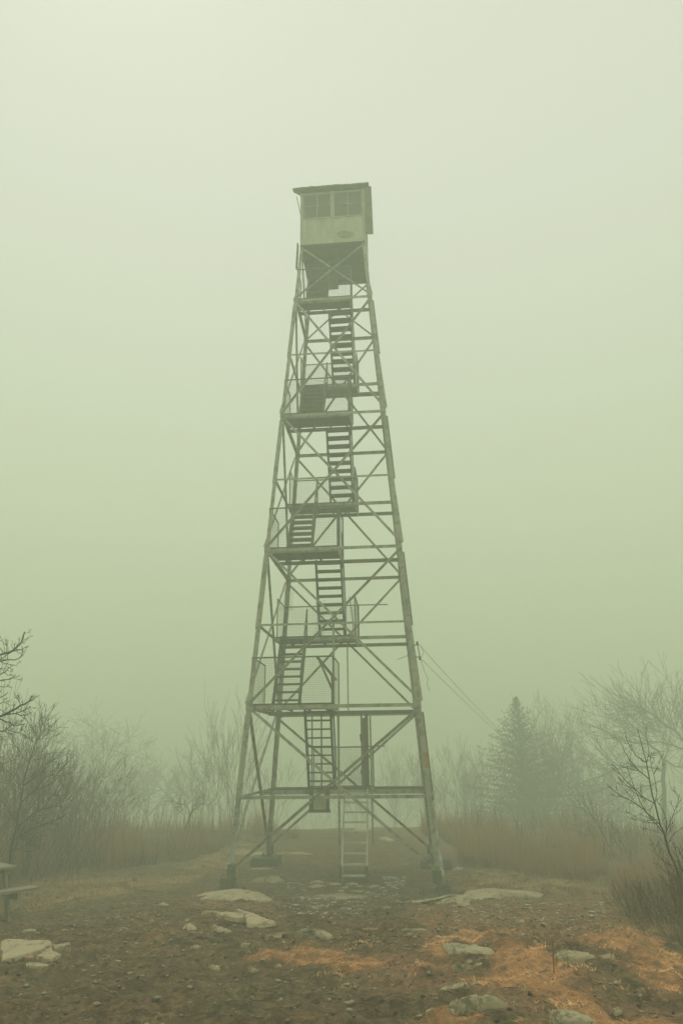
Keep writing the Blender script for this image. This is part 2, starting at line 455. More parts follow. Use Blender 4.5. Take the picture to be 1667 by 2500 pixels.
for n, (a, c_) in S.items():
    mb = MB(); zs = [feet[n]] + ZL[1:]
    secs = [(feet[n], ZL[4], .125), (ZL[4], ZL[9], .105)]
    for z0, z1, w in secs:
        mb.angle(J(n, z0), J(n, z1), ux * -a, uy * -c_, w, .012)
    lg = mb.build('leg', M['steel'], tower)
    for k in (2, 4, 6, 8):     # splice angles lapped round the outside of the corner below each floor
        z1 = ZL[k] - .22; z0 = ZL[k - 1] - .12
        e = 0.016; sb = MB()
        p0 = J(n, z0) + V3((a * e, c_ * e, 0)); p1 = J(n, z1) + V3((a * e, c_ * e, 0))
        sb.angle(p0, p1, ux * -a, uy * -c_, .085, .014)
        sb.build('splice_angle', M['steel'], lg)
        if a > 0:
            q0 = J(n, z0) + V3((a * .02, 0, 0)); q1 = J(n, z1) + V3((a * .02, 0, 0))
            sb = MB(); sb.prism(q0, q1, ux * a, uy * -c_, 0, .030, .01, .11)
            sb.build('edge_strip', M['dark_steel'], lg)

faces = {'F': ('FL', 'FR', uy * -1), 'B': ('BL', 'BR', uy), 'L': ('FL', 'BL', ux * -1), 'R': ('FR', 'BR', ux)}
for fn, (na, nb, nrm) in faces.items():
    tan_ = (J(nb, 0) - J(na, 0)).normalized()
    for k in range(1, 9):
        z = ZL[k]; w = .085 if k % 2 == 0 else (.075 if k == 1 else .055)
        mb = MB(); p = J(na, z) - nrm * .02 + tan_ * .02; q = J(nb, z) - nrm * .02 - tan_ * .02
        mb.angle(p, q, uz * -1, nrm * -1, w, .008)
        mb.build('strut', M['steel'], tower)
    for k in (0, 2, 4, 6):
        z0, z1 = ZL[k], ZL[k + 2]
        if k == 0: za, zb_ = (feet[na] + .12, feet[nb] + .12)
        else: za = zb_ = z0 + .03
        for i, (pa, pb) in enumerate(((J(na, za), J(nb, z1 - .05)), (J(nb, zb_), J(na, z1 - .05)))):
            off = nrm * (.006 if i == 0 else -.034)
            d = (pb - pa).normalized(); u = d.cross(nrm).normalized()
            mb = MB(); w = .070 if k < 2 else .060
            mb.angle(pa + off + d * .04, pb + off - d * .04, u, nrm * (1 if i == 0 else -1), w, .007)
            mb.build('brace', M['steel'], tower)
    # light X under the cab
    for i, (pa, pb) in enumerate(((J(na, ZL[8]), J(nb, ZL[9] - .04)), (J(nb, ZL[8]), J(na, ZL[9] - .04)))):
        d = (pb - pa).normalized(); u = d.cross(nrm).normalized(); off = nrm * (.006 if i == 0 else -.03)
        mb = MB(); mb.angle(pa + off, pb + off, u, nrm * (1 if i == 0 else -1), .042, .006); mb.build('brace', M['steel'], tower)
for n, (a, c_) in S.items():
    for k in (2, 4, 6, 8):
        p = J(n, ZL[k]); mb = MB(); s_ = .17 - .008 * k
        mb.box(min(p.x, p.x - a * s_), max(p.x, p.x - a * s_), *sorted((p.y + c_ * .017, p.y + c_ * .023)), p.z - s_ * .75, p.z + s_ * .75)
        mb.box(*sorted((p.x + a * .017, p.x + a * .023)), *sorted((p.y, p.y - c_ * s_)), p.z - s_ * .75, p.z + s_ * .75)
        mb.build('gusset_plate', M['steel'], tower)

# concrete feet
def pier(parent, x, y, top, sizes):
    mb = MB()
    for (s0, s1, z0, z1) in sizes:
        n = 12
        for q in range(2): pass
        ring0, ring1 = [], []
        for j in range(4 * 3):
            side = j // 3; t_ = (j % 3) / 3
            cs = [(-1, -1), (1, -1), (1, 1), (-1, 1)]
            ax, ay = cs[side]; bx, by = cs[(side + 1) % 4]
            px_, py_ = ax + (bx - ax) * t_, ay + (by - ay) * t_
            jr = lambda: random.uniform(.93, 1.05)
            ring0.append((x + px_ * s0 * jr(), y + py_ * s0 * jr(), z0)); ring1.append((x + px_ * s1 * jr(), y + py_ * s1 * jr(), z1 + random.uniform(-.01, .01)))
        v = ring0 + ring1; m_ = len(ring0)
        mb.add(v, [(i, (i + 1) % m_, m_ + (i + 1) % m_, m_ + i) for i in range(m_)] + [tuple(range(m_, 2 * m_))])
    return mb.build('concrete_footing', M['concrete'], parent)
pier(tower, -B0 + .03, -B0 + .03, 0, [(.36, .33, -.55, -.27), (.165, .15, -.27, -.05)])
pier(tower, B0 + .03, -B0 + .03, 0, [(.50, .42, -.62, -.33), (.19, .13, -.33, -.20)])
pier(tower, -B0 - .02, B0, 0, [(.46, .38, -.75, -.22)])
pier(tower, B0 + .05, B0, 0, [(.50, .40, -.75, -.24)])
for n in S:
    p = J(n, feet[n]); mb = MB(); a, c_ = S[n]
    mb.box(p.x - .13, p.x + .13, p.y - .13, p.y + .13, feet[n] - (.03 if n != 'FR' else .06), feet[n] - .004)
    mb.box(*sorted((p.x, p.x - a * .2)), *sorted((p.y + c_ * .02, p.y + c_ * .03)), feet[n], feet[n] + .26)
    for (dx, dy) in ((-.1, -.1), (.1, -.1), (.1, .1), (-.1, .1)):
        mb.box(p.x + dx - .015, p.x + dx + .015, p.y + dy - .015, p.y + dy + .015, feet[n] - .003, feet[n] + .05)
    mb.build('base_plate', M['dark_steel'], tower)

# platforms and landings
def planks(x0, x1, y0, y1, z, along='x', pw=.145):
    mb = MB()
    if along == 'x':
        y = y0
        while y < y1 - .03:
            e = min(y + pw - .010, y1)
            mb.box(x0 + random.uniform(-.008, .008), x1 + random.uniform(-.012, .012), y, e, z, z + .036 + random.uniform(-.003, .003)); y += pw
    return mb
def platform(x0, x1, y0, y1, z, name):
    o = planks(x0, x1, y0, y1, z + .012).build(name, M['deck'], tower)
    mb = MB()
    mb.channel(V3((x0, y0 + .01, z - .055)), V3((x1, y0 + .01, z - .055)), uz, uy, .12, .05, .007)
    mb.channel(V3((x1 - .005, y0 + .03, z - .055)), V3((x1 - .005, y1 - .01, z - .055)), uz, ux * -1, .12, .05, .007)
    mb.build('edge_channel', M['steel'], o)
    jb = MB(); x = x0 + .35
    while x < x1 - .15:
        jb.box(x - .02, x + .02, y0 + .07, y1 - .05, z - .075, z + .008); x += .5
    jb.build('joist', M['deck'], o)
    # beam under the inner edge running right across to the far legs
    return o
P = {}
def beam(y, z, h=.10, mat='dark_steel'):
    mb = MB(); w = W(z) - .03
    mb.channel(V3((-w, y, z - h / 2)), V3((w, y, z - h / 2)), uz, uy, h, .05, .008)
    mb.build('beam', M[mat], tower)
ext = {2: (-.0, -.48), 4: (.17, -.48), 6: (.52, -.54), 8: (.57, -.56)}
for k, (xr, yb) in ext.items():
    w = W(ZL[k]) - .04
    platform(-w, xr, -w, yb, ZL[k], 'platform')
    beam(yb + .02 if k != 2 else .62, ZL[k] - .01)
extl = {3: (-W(ZL[3]) + .05, .43, .5, 1.88), 5: (-W(ZL[5]) + .05, .5, .62, 1.6), 7: (-W(ZL[7]) + .05, .62, .72, 1.34), 1: (-1.0, .80, .42, 1.9)}
for k, (x0, x1, y0, y1) in extl.items():
    platform(x0, x1, y0, y1, ZL[k], 'landing')
    beam(y0 - .06, ZL[k], .11 if k == 1 else .09, 'steel'); beam(y1 + .04, ZL[k])

# flights of stairs
def flight(x0, x1, y0, z0, y1, z1, n, name='stair_flight', open_tread=False, rails=(1,)):
    o = None
    sm = MB(); d = V3((0, y1 - y0, z1 - z0)); L = d.length; d.normalize()
    nrm = ux.cross(d).normalized()
    dp = .19 if not open_tread else .085
    th = .052 if not open_tread else .045
    for x in (x0, x1 - th):
        sm.prism(V3((x, y0, z0)) + d * .02, V3((x, y1, z1)), ux, nrm, 0, th, -dp / 2, dp / 2)
    o = sm.build(name, M['stair'] if not open_tread else M['ladder'], tower)
    for i in range(1, n + 1):
        tt = i / (n + .35)
        y = y0 + (y1 - y0) * tt; z = z0 + (z1 - z0) * tt
        tb = MB()
        td = .27 if not open_tread else .13
        tb.box(x0 + th + .002, x1 - th - .002, y - td / 2, y + td / 2, z - .02, z + .018)
        tb.build('tread', M['stair'] if not open_tread else M['ladder'], o)
        if not open_tread:
            pass
    s_ = 1 if y1 > y0 else -1
    for side in rails:
        x = x1 + .012 if side > 0 else x0 - .012
        rb = MB()
        up = .82
        a0 = V3((x, y0, z0 + up)); a1 = V3((x, y1, z1 + up))
        rb.prism(a0, a1, ux, nrm, -.018, .018, -.04, .04)
        rb.prism(V3((x, y0 + s_ * .05, z0)), a0 + V3((0, s_ * .05, 0)), ux, uy, -.018, .018, -.035, .035)
        rb.prism(V3((x, y1 - s_ * .04, z1 - .25)), a1 - V3((0, s_ * .04, .02)), ux, uy, -.018, .018, -.035, .035)
        rb.build('handrail', M['dark_steel'], o)
    return o
flight(-.96, -.21, .50, ZL[1], -.44, ZL[2], 9)
flight(-.66, .12, .55, ZL[3], -.44, ZL[4], 9)
flight(-.32, .43, .66, ZL[5], -.50, ZL[6], 9)
flight(-.22, .54, .76, ZL[7], -.52, ZL[8], 9)
flight(-1.78, -1.02, -.80, ZL[2], .46, ZL[3], 9)
flight(-1.47, -.72, -.76, ZL[4], .58, ZL[5], 9)
flight(-1.19, -.40, -.74, ZL[6], .68, ZL[7], 9)
flight(-.90, -.20, -.95, ZL[8], .05, ZL[9], 9)
flight(.03, .70, -.98, -.46, .38, ZL[1], 9, 'access_ladder', True, rails=())
pb = MB()
for x in (.045, .685):
    pb.box(x - .03, x + .03, -1.02, -.96, -.75, .0)
pb.build('ladder_post', M['dark_steel'], tower)

# guard rails with wire mesh
def wire_panel(p, q, z0, z1, sp=.045, r=.0017, sag=0):
    """mesh wires between plan points p and q"""
    mb = MB(); p = V3(p); q = V3(q); d = q - p; L = d.length; d.normalize(); nn = V3((-d.y, d.x, 0))
    k = max(2, int(L / (sp * (4 if abs(d.y) > .5 else 1))))
    for i in range(k + 1):
        a = p + d * (L * i / k)
        mb.prism(V3((a.x, a.y, z0)), V3((a.x, a.y, z1)), d, nn, -r, r, -r, r)
    k2 = int((z1 - z0) / sp)
    for i in range(k2 + 1):
        z = z0 + (z1 - z0) * i / k2
        a = V3((p.x, p.y, z)) + nn * (2.2 * r); b_ = V3((q.x, q.y, z)) + nn * (2.2 * r)
        mb.prism(a, b_, nn, uz, -r, r, -r, r)
    return mb
def guard(p, q, z0, h, post=True, lean=0.0, rail=.02):
    fr = MB(); P_ = V3((p[0], p[1], z0)); Q_ = V3((q[0], q[1], z0))
    fr.tube([P_ + uz * h, Q_ + uz * h], rail, 6)
    if post:
        for a in (P_, Q_): fr.tube([a, a + uz * h], rail * .9, 6)
    o = fr.build('guard_rail', M['dark_steel'], tower)
    wire_panel((p[0], p[1], 0), (q[0], q[1], 0), z0 + .04, z0 + h - .02).build('wire_mesh', M['mesh'], o)
    return o
for k in (2, 4, 6, 8):
    z = ZL[k] + .05; w = W(ZL[k]); xr, yb = ext[k]; h = 1.14
    wt = w - .09
    guard((-wt, -wt), (xr, -wt), z, h)                 # front
    guard((-wt, -wt), (-wt, yb + .1), z, h)                # left
    guard((xr, -wt + .05), (xr, yb), z, h)              # right end
for k in (3, 5, 7):
    x0, x1, y0, y1 = extl[k]; z = ZL[k] + .05; h = 1.15
    guard((x0 + .03, y1), (x1, y1), z, h)
    guard((x0 + .03, y0 + .1), (x0 + .03, y1 - .05), z, h)
    guard((x1 - .02, y0 + .02), (x1 - .02, y1 - .05), z, h)
guard((-.24, 1.86), (.62, 1.86), ZL[1] + .05, 1.06)
guard((-.98, 1.86), (-.24, 1.86), ZL[1] + .05, 1.06)
guard((.78, .45), (.78, 1.8), ZL[1] + .05, 1.06)
# rail carried on to the back right leg, upright posts and the folded gate
mb = MB()
mb.tube([V3((.43, 1.88, ZL[3] + 1.2)), V3((1.35, 1.92, ZL[3] + 1.2))], .018)
mb.tube([V3((.62, 1.86, ZL[1] + 1.12)), V3((1.12, 1.9, ZL[1] + 1.13))], .018)
mb.build('rail_extension', M['dark_steel'], tower)
def post(x, y, z0, z1, s=.03, mat='steel'):
    mb = MB(); mb.angle(V3((x, y, z0)), V3((x, y, z1)), ux, uy, s * 1.7, .008); return mb.build('upright_post', M[mat], tower)
post(-.02, -1.93, ZL[2], ZL[3] - .02, .03)
post(.04, 1.9, ZL[2] + .05, ZL[3], .022)
post(-.06, -.42, -.1, ZL[2] - .1, .036)
post(-1.06, 1.9, ZL[1], ZL[2], .024, 'dark_steel')
post(-.78, 1.9, ZL[1], ZL[2], .028, 'dark_steel')
post(.76, .40, .35, ZL[2] - .1, .030)
post(.10, -1.72, ZL[4] + .05, ZL[4] + 1.22, .04, 'dark_steel')
post(.44, -1.42, ZL[6] + .05, ZL[6] + 1.15, .03, 'dark_steel')
gate = MB()
gz0, gz1 = ZL[1] + .08, ZL[2] - .12
for x, y in ((.545, .33), (.66, .42), (.70, .50)):
    gate.box(x - .022, x + .022, y - .022, y + .022, gz0, gz1)
gate.box(.57, .72, .36, .375, gz0 + .02, gz1 - .1)
go = gate.build('folded_gate', M['dark_steel'], tower)
hb = MB(); hb.tube([V3((.53, .29, gz0 + 1.15)), V3((.51, .27, gz0 + 1.35))], .02); hb.tube([V3((.53, .29, gz0 + .3)), V3((.51, .27, gz0 + .42))], .02)
hb.build('hinge', M['dark_steel'], go)
# bent torn mesh on the third landing
def torn(points, mat, name='torn_mesh'):
    mb = MB(); cols_ = 12; rows = 14
    a, b_, c_, d_ = [V3(p) for p in points]
    def f(u, v):
        p = a.lerp(b_, u).lerp(d_.lerp(c_, u), v)
        return p + V3((0.06 * math.sin(u * 4 + v * 3), .09 * math.sin(u * 3.1 + v * 2), 0.03 * math.sin(u * 6)))
    for i in range(cols_ + 1): mb.tube([f(i / cols_, j / 8) for j in range(9)], .0024, 3)
    for i in range(rows + 1): mb.tube([f(j / 8, i / rows) for j in range(9)], .0024, 3)
    return mb.build(name, M[mat], tower)
torn([(-1.95, .9, ZL[3] + .9), (-1.5, 1.2, ZL[3] + 1.0), (-1.55, 1.5, ZL[3] + 1.75), (-1.85, 1.2, ZL[3] + 1.6)], 'mesh')
torn([(.28, .9, ZL[3] + .1), (.36, 1.3, ZL[3] + .1), (.34, 1.35, ZL[3] + 1.25), (.2, .9, ZL[3] + 1.3)], 'mesh')
torn([(-1.0, 1.6, ZL[3] + .1), (-.6, 1.7, ZL[3] + .1), (-.62, 1.75, ZL[3] + 1.35), (-.9, 1.65, ZL[3] + 1.3)], 'mesh')
# diagonal stay at the corner of the first platform's guard
mb = MB()
mb.prism(V3((-.42, -1.95, ZL[2] + 1.2)), V3((-.03, -1.0, ZL[2] + .7)), ux, uz, -.03, .03, -.02, .02)
mb.prism(V3((-.40, -1.98, ZL[2] + 1.2)), V3((-.02, -1.98, ZL[2] + .35)), ux, uy, -.03, .03, -.012, .012)
mb.build('corner_stay', M['dark_steel'], tower)
# utility box hung under the first strut
mb = MB(); zz = ZL[1]; yb = -W(zz) + .05
for x in (-.56, -.17): mb.box(x - .05, x + .05, yb + .3, yb + .35, zz - .35, zz + .20)
mb.box(-.62, -.10, yb + .30, yb + .36, zz - .40, zz - .33)
bx_ = mb.build('hanging_bracket', M['dark_steel'], tower)
mb = MB(); mb.box(-.50, -.20, yb + .285, yb + .345, zz - .32, zz - .06); mb.build('cover_plate', M['cab_wall'], bx_)

# cab
w = B1; z9 = ZL[9]
zs_, zt = 19.60, 20.68
for s_ in (-1, 1):
    cab = MB(); cab.box(-w, w, *sorted((s_ * w, s_ * (w - .03))), z9 + .03, zs_); cab.build('cabin_wall', M['cab_wall'], tower)
    cab = MB(); cab.box(*sorted((s_ * w, s_ * (w - .03))), -w + .032, w - .032, z9 + .03, zs_); cab.build('cabin_wall', M['cab_wall'], tower)
mb = MB(); mb.box(-w - .01, w + .01, -w - .01, w + .01, z9 - .04, z9 + .026); mb.build('cabin_floor', M['inside'], tower)
mb = MB()
for i in range(5):
    y = -w + .2 + i * .43
    mb.box(-w + .03, w - .03, y - .02, y + .02, z9 - .14, z9 - .043)
mb.build('floor_joist', M['inside'], tower)
mb = MB(); mb.box(-1.0, .0, -.35, .95, z9 - .30, z9 - .15); mb.build('hatch_frame', M['inside'], tower)
for sx_ in (-1, 1):
    for sy_ in (-1, 1):
        tr = MB(); tr.box(*sorted((sx_ * (w + .012), sx_ * (w - .07))), *sorted((sy_ * (w + .012), sy_ * (w - .07))), z9 + .028, zt)
        tr.build('corner_post', M['cab_trim'], tower)
mb = MB(); mb.box(-w - .01, w + .01, -w - .01, w + .01, zt, zt + .03); mb.build('cabin_ceiling', M['inside'], tower)
def window(u0, u1, face):
    """sash between u0 and u1 on a face of the cabin"""
    def bx3(mb, a, b_, z0, z1, d0, d1):
        if face == 'F': mb.box(a, b_, -w + d0, -w + d1, z0, z1)
        if face == 'B': mb.box(a, b_, w - d1, w - d0, z0, z1)
        if face == 'L': mb.box(-w + d0, -w + d1, a, b_, z0, z1)
        if face == 'R': mb.box(w - d1, w - d0, a, b_, z0, z1)
    fr = MB(); fw = .022
    z0, z1 = zs_ + .004, zt - .004
    bx3(fr, u0, u1, z0, z0 + fw, 0, .04); bx3(fr, u0, u1, z1 - .08, z1, 0, .04)
    bx3(fr, u0, u0 + fw, z0 + fw, z1 - .08, 0, .04); bx3(fr, u1 - fw, u1, z0 + fw, z1 - .08, 0, .04)
    wo = fr.build('window_frame', M['cab_trim'], tower)
    um = (u0 + u1) / 2; zm = (z0 + z1) / 2 - .02
    mu = MB(); bx3(mu, um - .013, um + .013, z0 + fw, z1 - .08, .005, .03)
    bx3(mu, u0 + fw, um - .013, zm - .008, zm + .008, .008, .026); bx3(mu, um + .013, u1 - fw, zm - .008, zm + .008, .008, .026)
    mu.build('glazing_bar', M['cab_trim'], wo)
    gl = MB(); bx3(gl, u0 + .01, u1 - .01, z0 + .01, z1 - .05, .031, .035); gl.build('pane', M['glass'], wo)
for fc in 'FBLR':
    window(-w + .085, -.048, fc); window(.048, w - .085, fc)
    mb = MB()
    if fc == 'F': mb.box(-.046, .046, -w - .02, -w + .04, zs_ - .02, zt)
    if fc == 'B': mb.box(-.046, .046, w - .04, w + .02, zs_ - .02, zt)
    if fc == 'L': mb.box(-w - .02, -w + .04, -.046, .046, zs_ - .02, zt)
    if fc == 'R': mb.box(w - .04, w + .02, -.046, .046, zs_ - .02, zt)
    mb.build('mullion', M['cab_trim'], tower)
# sill strip, seam and the dented stain of the front wall
mb = MB(); mb.box(-w - .015, w + .015, -w - .02, -w - .002, zs_ - .04, zs_ - .01); mb.build('sill_strip', M['cab_trim'], tower)
mb = MB(); mb.box(-.016, .016, -w - .012, -w - .002, z9 + .04, zs_ - .045); mb.build('seam_strip', M['cab_wall'], tower)
mb = MB(); pts_ = []
for i in range(18):
    t_ = 2 * math.pi * i / 18
    pts_.append((.42 + .27 * math.cos(t_) * (1 + .12 * math.sin(3 * t_)), -w - .003, z9 + .30 + (.13 if math.sin(t_) < 0 else .20) * math.sin(t_) * (1 + .2 * math.cos(2 * t_ + 1))))
mb.add(pts_ + [(p[0] * .985 + .42 * .015, -w - .006, p[2]) for p in pts_], [tuple(range(18, 36)), *[(i, (i + 1) % 18, 18 + (i + 1) % 18, 18 + i) for i in range(18)]])
mb.build('dark_stain_patch', M['stain'], tower)
# roof: low pyramid of sheet with a ragged lifted corner at the left
rf = MB(); r_ = 1.24; n = 16
ed, eu, apex = [], [], V3((0, 0, zt + .62))
cs = [(-1, -1), (1, -1), (1, 1), (-1, 1)]
for sd_ in range(4):
    ax, ay = cs[sd_]; bx2, by2 = cs[(sd_ + 1) % 4]
    for i in range(n):
        t_ = i / n; x = (ax + (bx2 - ax) * t_) * r_; y = (ay + (by2 - ay) * t_) * r_
        j_ = random.uniform(-.012, .012); z = zt + .055 + random.uniform(-.012, .012)
        if x < 0: x *= .905
        if x < -1.0 and y < -1.0: x -= .17 + random.uniform(0, .04)
        ed.append((x + j_, y - j_, z)); eu.append((x + j_, y - j_, z + .05))
nn_ = len(ed)
rf.add(ed + eu + [(0, 0, zt + .06), tuple(apex)],
       [(i, (i + 1) % nn_, nn_ + (i + 1) % nn_, nn_ + i) for i in range(nn_)] +
       [((i + 1) % nn_, i, 2 * nn_) for i in range(nn_)] + [(nn_ + i, nn_ + (i + 1) % nn_, 2 * nn_ + 1) for i in range(nn_)])
rf.build('cabin_roof', M['roof'], tower)
# storm shutters: one hanging along the right side, one short flap at the left
mb = MB()
mb.add([(1.085, -1.10, 18.80), (1.345, -1.10, 18.78), (1.325, -1.10, zt + .05), (1.085, -1.10, zt + .05),
        (1.085, -1.07, 18.80), (1.345, -1.07, 18.78), (1.325, -1.07, zt + .05), (1.085, -1.07, zt + .05)],
       [(0, 1, 2, 3), (7, 6, 5, 4), (0, 4, 5, 1), (1, 5, 6, 2), (2, 6, 7, 3), (3, 7, 4, 0)])
so_ = mb.build('side_shutter', M['roof'], tower)
mb = MB()
mb.prism(V3((-1.09, -1.05, 19.90)), V3((-1.22, -1.05, 20.60)), ux, uy, -.012, .012, 0, .25)
mb.build('side_flap', M['roof'], tower)
mb = MB()
mb.prism(V3((-1.19, -1.12, 17.62)), V3((-1.15, -1.12, 18.56)), ux, uy, -.02, .02, -.05, .12)
mb.build('side_plate', M['roof'], tower)
# rusty plate and a pale chip on the right leg
def on_leg(name, z0, z1, mat, wd=.12, off=.032, du=0):
    p0, p1 = J('FR', z0), J('FR', z1); mb = MB()
    mb.prism(p0 + V3((-.105 + du, -off, 0)), p1 + V3((-.105 + du, -off, 0)), ux, uy, 0, wd, 0, .008)
    return mb.build(name, M[mat], tower)
for z0, z1 in ((2.95, 3.52), (2.47, 2.94), (1.80, 2.46)):
    on_leg('leg_cover_plate', z0, z1, 'steel', .125, .034)
on_leg('rusty_plate', 2.28, 2.62, 'rust', .10, .043, .025)
p = J('FR', 1.72); mb = MB(); mb.box(p.x + .02, p.x + .09, p.y - .03, p.y + .02, 1.70, 1.76); mb.build('pale_bracket_tip', M['white'], tower)

# insulator bracket
br_ = MB(); lx, ly = W(5.1) + .02, -1.9
br_.tube([V3((lx - .05, ly, 5.20)), V3((lx + .10, ly, 5.24))], .012); br_.tube([V3((lx - .05, ly, 4.93)), V3((lx + .12, ly, 4.91))], .012)
br_.tube([V3((lx + .08, ly, 5.24)), V3((lx + .12, ly, 4.90))], .012)
bro = br_.build('wire_bracket', M['cable'], tower)
ib = MB()
for (x, z) in ((lx + .07, 5.26), (lx + .12, 4.89)):
    ib.tube([V3((x, ly, z - .05)), V3((x, ly, z - .02)), V3((x, ly, z)), V3((x, ly, z + .03)), V3((x, ly, z + .05))], [.018, .036, .02, .034, .014], 8)
ib.build('insulator', M['ceramic'], bro)

def tw(p):   # tower frame to world
    c0, s0 = math.cos(YAW), math.sin(YAW)
    return V3((p[0] * c0 - p[1] * s0, p[0] * s0 + p[1] * c0, p[2]))
# wires running off to the spruce
end1 = at_dist(1318, 1872, 28.2); end2 = at_dist(1300, 1868, 28.2)
def catenary(a, b_, sag, n=24):
    return [a.lerp(b_, i / n) - V3((0, 0, sag * 4 * (i / n) * (1 - i / n))) for i in range(n + 1)]
mb = MB(); mb.tube(catenary(tw((lx + .07, ly, 5.28)), end1, .22), .006, 5)
tag(mb.build('overhead_wire', M['cable']), 'upper thin wire running from the insulator on the tower leg down to the spruce', 'wire', 'wires from the tower leg')
mb = MB(); mb.tube(catenary(tw((lx + .12, ly, 4.90)), end2, .06), .006, 5)
tag(mb.build('overhead_wire', M['cable']), 'lower thin wire running from the bracket on the tower leg towards the spruce', 'wire', 'wires from the tower leg')
mb = MB()
a0 = tw((lx + .13, ly, 4.88))
pts_ = [a0 + V3((.0, 0, 0)), a0 + V3((.05, 0, -.16)), a0 + V3((.09, 0, -.33)), a0 + V3((.17, .02, -.50)), a0 + V3((.14, .02, -.64)), a0 + V3((.19, 0, -.80))]
mb.tube(pts_, .005, 5); mb.tube([a0, a0 + V3((.09, 0, .12)), a0 + V3((.05, 0, .32))], .004, 4)
mb.tube([tw((lx - .04, ly, 5.10)), tw((lx - .22, ly + .05, 4.95)), tw((lx - .46, ly + .1, 4.88))], .006, 5)
tag(mb.build('loose_wire_end', M['cable']), 'short frayed wire ends dangling from the bracket on the tower leg', 'wire')

# ------------------------------------------------------------------ rocks
def resample(poly, n):
    P_ = np.array(poly, float); Q = np.vstack([P_, P_[:1]])
    d = np.r_[0, np.cumsum(np.linalg.norm(np.diff(Q, axis=0), axis=1))]
    t_ = np.linspace(0, d[-1], n, endpoint=False)
    return np.stack([np.interp(t_, d, Q[:, 0]), np.interp(t_, d, Q[:, 1])], 1)
RINGS = []
def rock(pix, th, label, mat='rock', dome=0.3, rough=0.02, lift=0.0, tilt=0.0, ramp=0.0, name='rock', group=None, chip=0.04, cat='rock'):
    """stone whose outline on the ground follows the traced outline; th = real thickness above the earth"""
    ys_ = [q[1] for q in pix]; ylo, yhi = min(ys_), max(ys_)
    c0_ = G(sum(q[0] for q in pix) / len(pix), (ylo + yhi) / 2)
    hpx = (yhi - ylo) / F * (c0_ - CAM).length        # what the outline's height is worth in metres
    sc_ = min(1.0, (.60 if ramp else .38 if dome < .45 else .48) * hpx / (th + lift)); th *= sc_; lift *= sc_
    H = (th + lift) * .95 + ramp
    wd_ = (max(q[0] for q in pix) - min(q[0] for q in pix))
    while True:      # points of the outline high in the picture lie on the stone's top, low ones on the earth
        wp = np.array([tuple(G(q[0], q[1], H * (yhi - q[1]) / (yhi - ylo)))[:2] for q in pix])
        ext_ = np.ptp(wp, axis=0)
        if ext_[1] >= .30 * ext_[0] and G(*[pix[ys_.index(ylo)][0], ylo], H).y > G(pix[ys_.index(yhi)][0], yhi).y + .2 * ext_[0]: break
        H *= .8
        if H < .004: break
    n = 56
    R = resample(wp, n); c_ = R.mean(0)
    size = np.linalg.norm(R - c_, axis=1).mean()
    ph = random.uniform(0, 50)
    ang = np.arange(n)
    jit = 1 + chip * fbm(np.cos(ang * 2 * np.pi / n) * 3 + ph, np.sin(ang * 2 * np.pi / n) * 3 + ph, 3) * 2
    R = c_ + (R - c_) * jit[:, None]
    rows = []
    prof = [(1.02, -.12, 0), (1.03, 0.02, 0), (1.02, .55, 0), (.985, .86, 0), (.955, .95, 0)] + [(s_, 1.0, 1) for s_ in (.88, .78, .68, .57, .46, .35, .24, .12)]
    zc = float(ground_h(c_[0], c_[1]))
    for s_, hfrac, top in prof:
        XY = c_ + (R - c_) * s_
        zg = .35 * ground_h(XY[:, 0], XY[:, 1]) + .65 * zc if th > .05 else ground_h(XY[:, 0], XY[:, 1]) 
        dm = dome * (1 - s_ ** 2.5) * th
        nzv = min(rough, th * .35) * fbm(XY[:, 0] * 3.2 / max(size, .10) + ph, XY[:, 1] * 3.2 / max(size, .10), 4) * min(1, s_ * 3)
        strat = (.012 * np.sin(hfrac * 19 + 4 * vnoise(XY[:, 0] * 3 + ph, XY[:, 1] * 3)))[:, None] if not top else 0
        z = zg + lift + th * hfrac * (1 - dome) + dm + nzv * (1 if top else .6) + tilt * (XY[:, 1] - c_[1])
        if hfrac < 0: z = zg + (lift if lift > 0 else -.08) + tilt * (XY[:, 1] - c_[1])
        XY = c_ + (XY - c_) * (1 + (strat if not top else 0))
        rows.append(np.stack([XY[:, 0], XY[:, 1], z], 1))
    if ramp:
        y0_, y1_ = R[:, 1].min(), R[:, 1].max()
        for ri, r_ in enumerate(rows):
            r_[:, 2] += ramp * np.clip((r_[:, 1] - y0_) / (y1_ - y0_), 0, 1) * (0 if ri == 0 and lift <= 0 else 1)
    V = np.vstack(rows + [np.array([[c_[0], c_[1], rows[-1][:, 2].mean()]])])
    k = len(rows); Fs = []
    for i in range(k - 1):
        for j in range(n):
            j2 = (j + 1) % n
            Fs.append((i * n + j, i * n + j2, (i + 1) * n + j2, (i + 1) * n + j))
    mb = MB(); mb.v = [tuple(p) for p in V]; mb.f = Fs + [((k - 1) * n + j, (k - 1) * n + (j + 1) % n, k * n) for j in range(n)] + [tuple(reversed(range(n)))]
    # orientation
    a = sum(R[i][0] * R[(i + 1) % n][1] - R[(i + 1) % n][0] * R[i][1] for i in range(n))
    if a < 0: mb.f = [tuple(reversed(f)) for f in mb.f]
    RINGS.append(c_ + (R - c_) * 1.06)
    # object origin at the stone's base
    mb.v = [(x - c_[0], y - c_[1], z - zc) for x, y, z in mb.v]
    o = mb.build(name, M[mat], None, False)
    pol = o.data.polygons
    sm = [False] * len(pol)
    for i, p in enumerate(pol): sm[i] = False
    pol.foreach_set('use_smooth', sm)
    o.location = (c_[0], c_[1], zc)
    tag(o, label, cat, group, 'thing')
    return o

zz = lambda f, *a: [f(*q) for q in a]
SL, ST = 'stone_slab', 'stone'
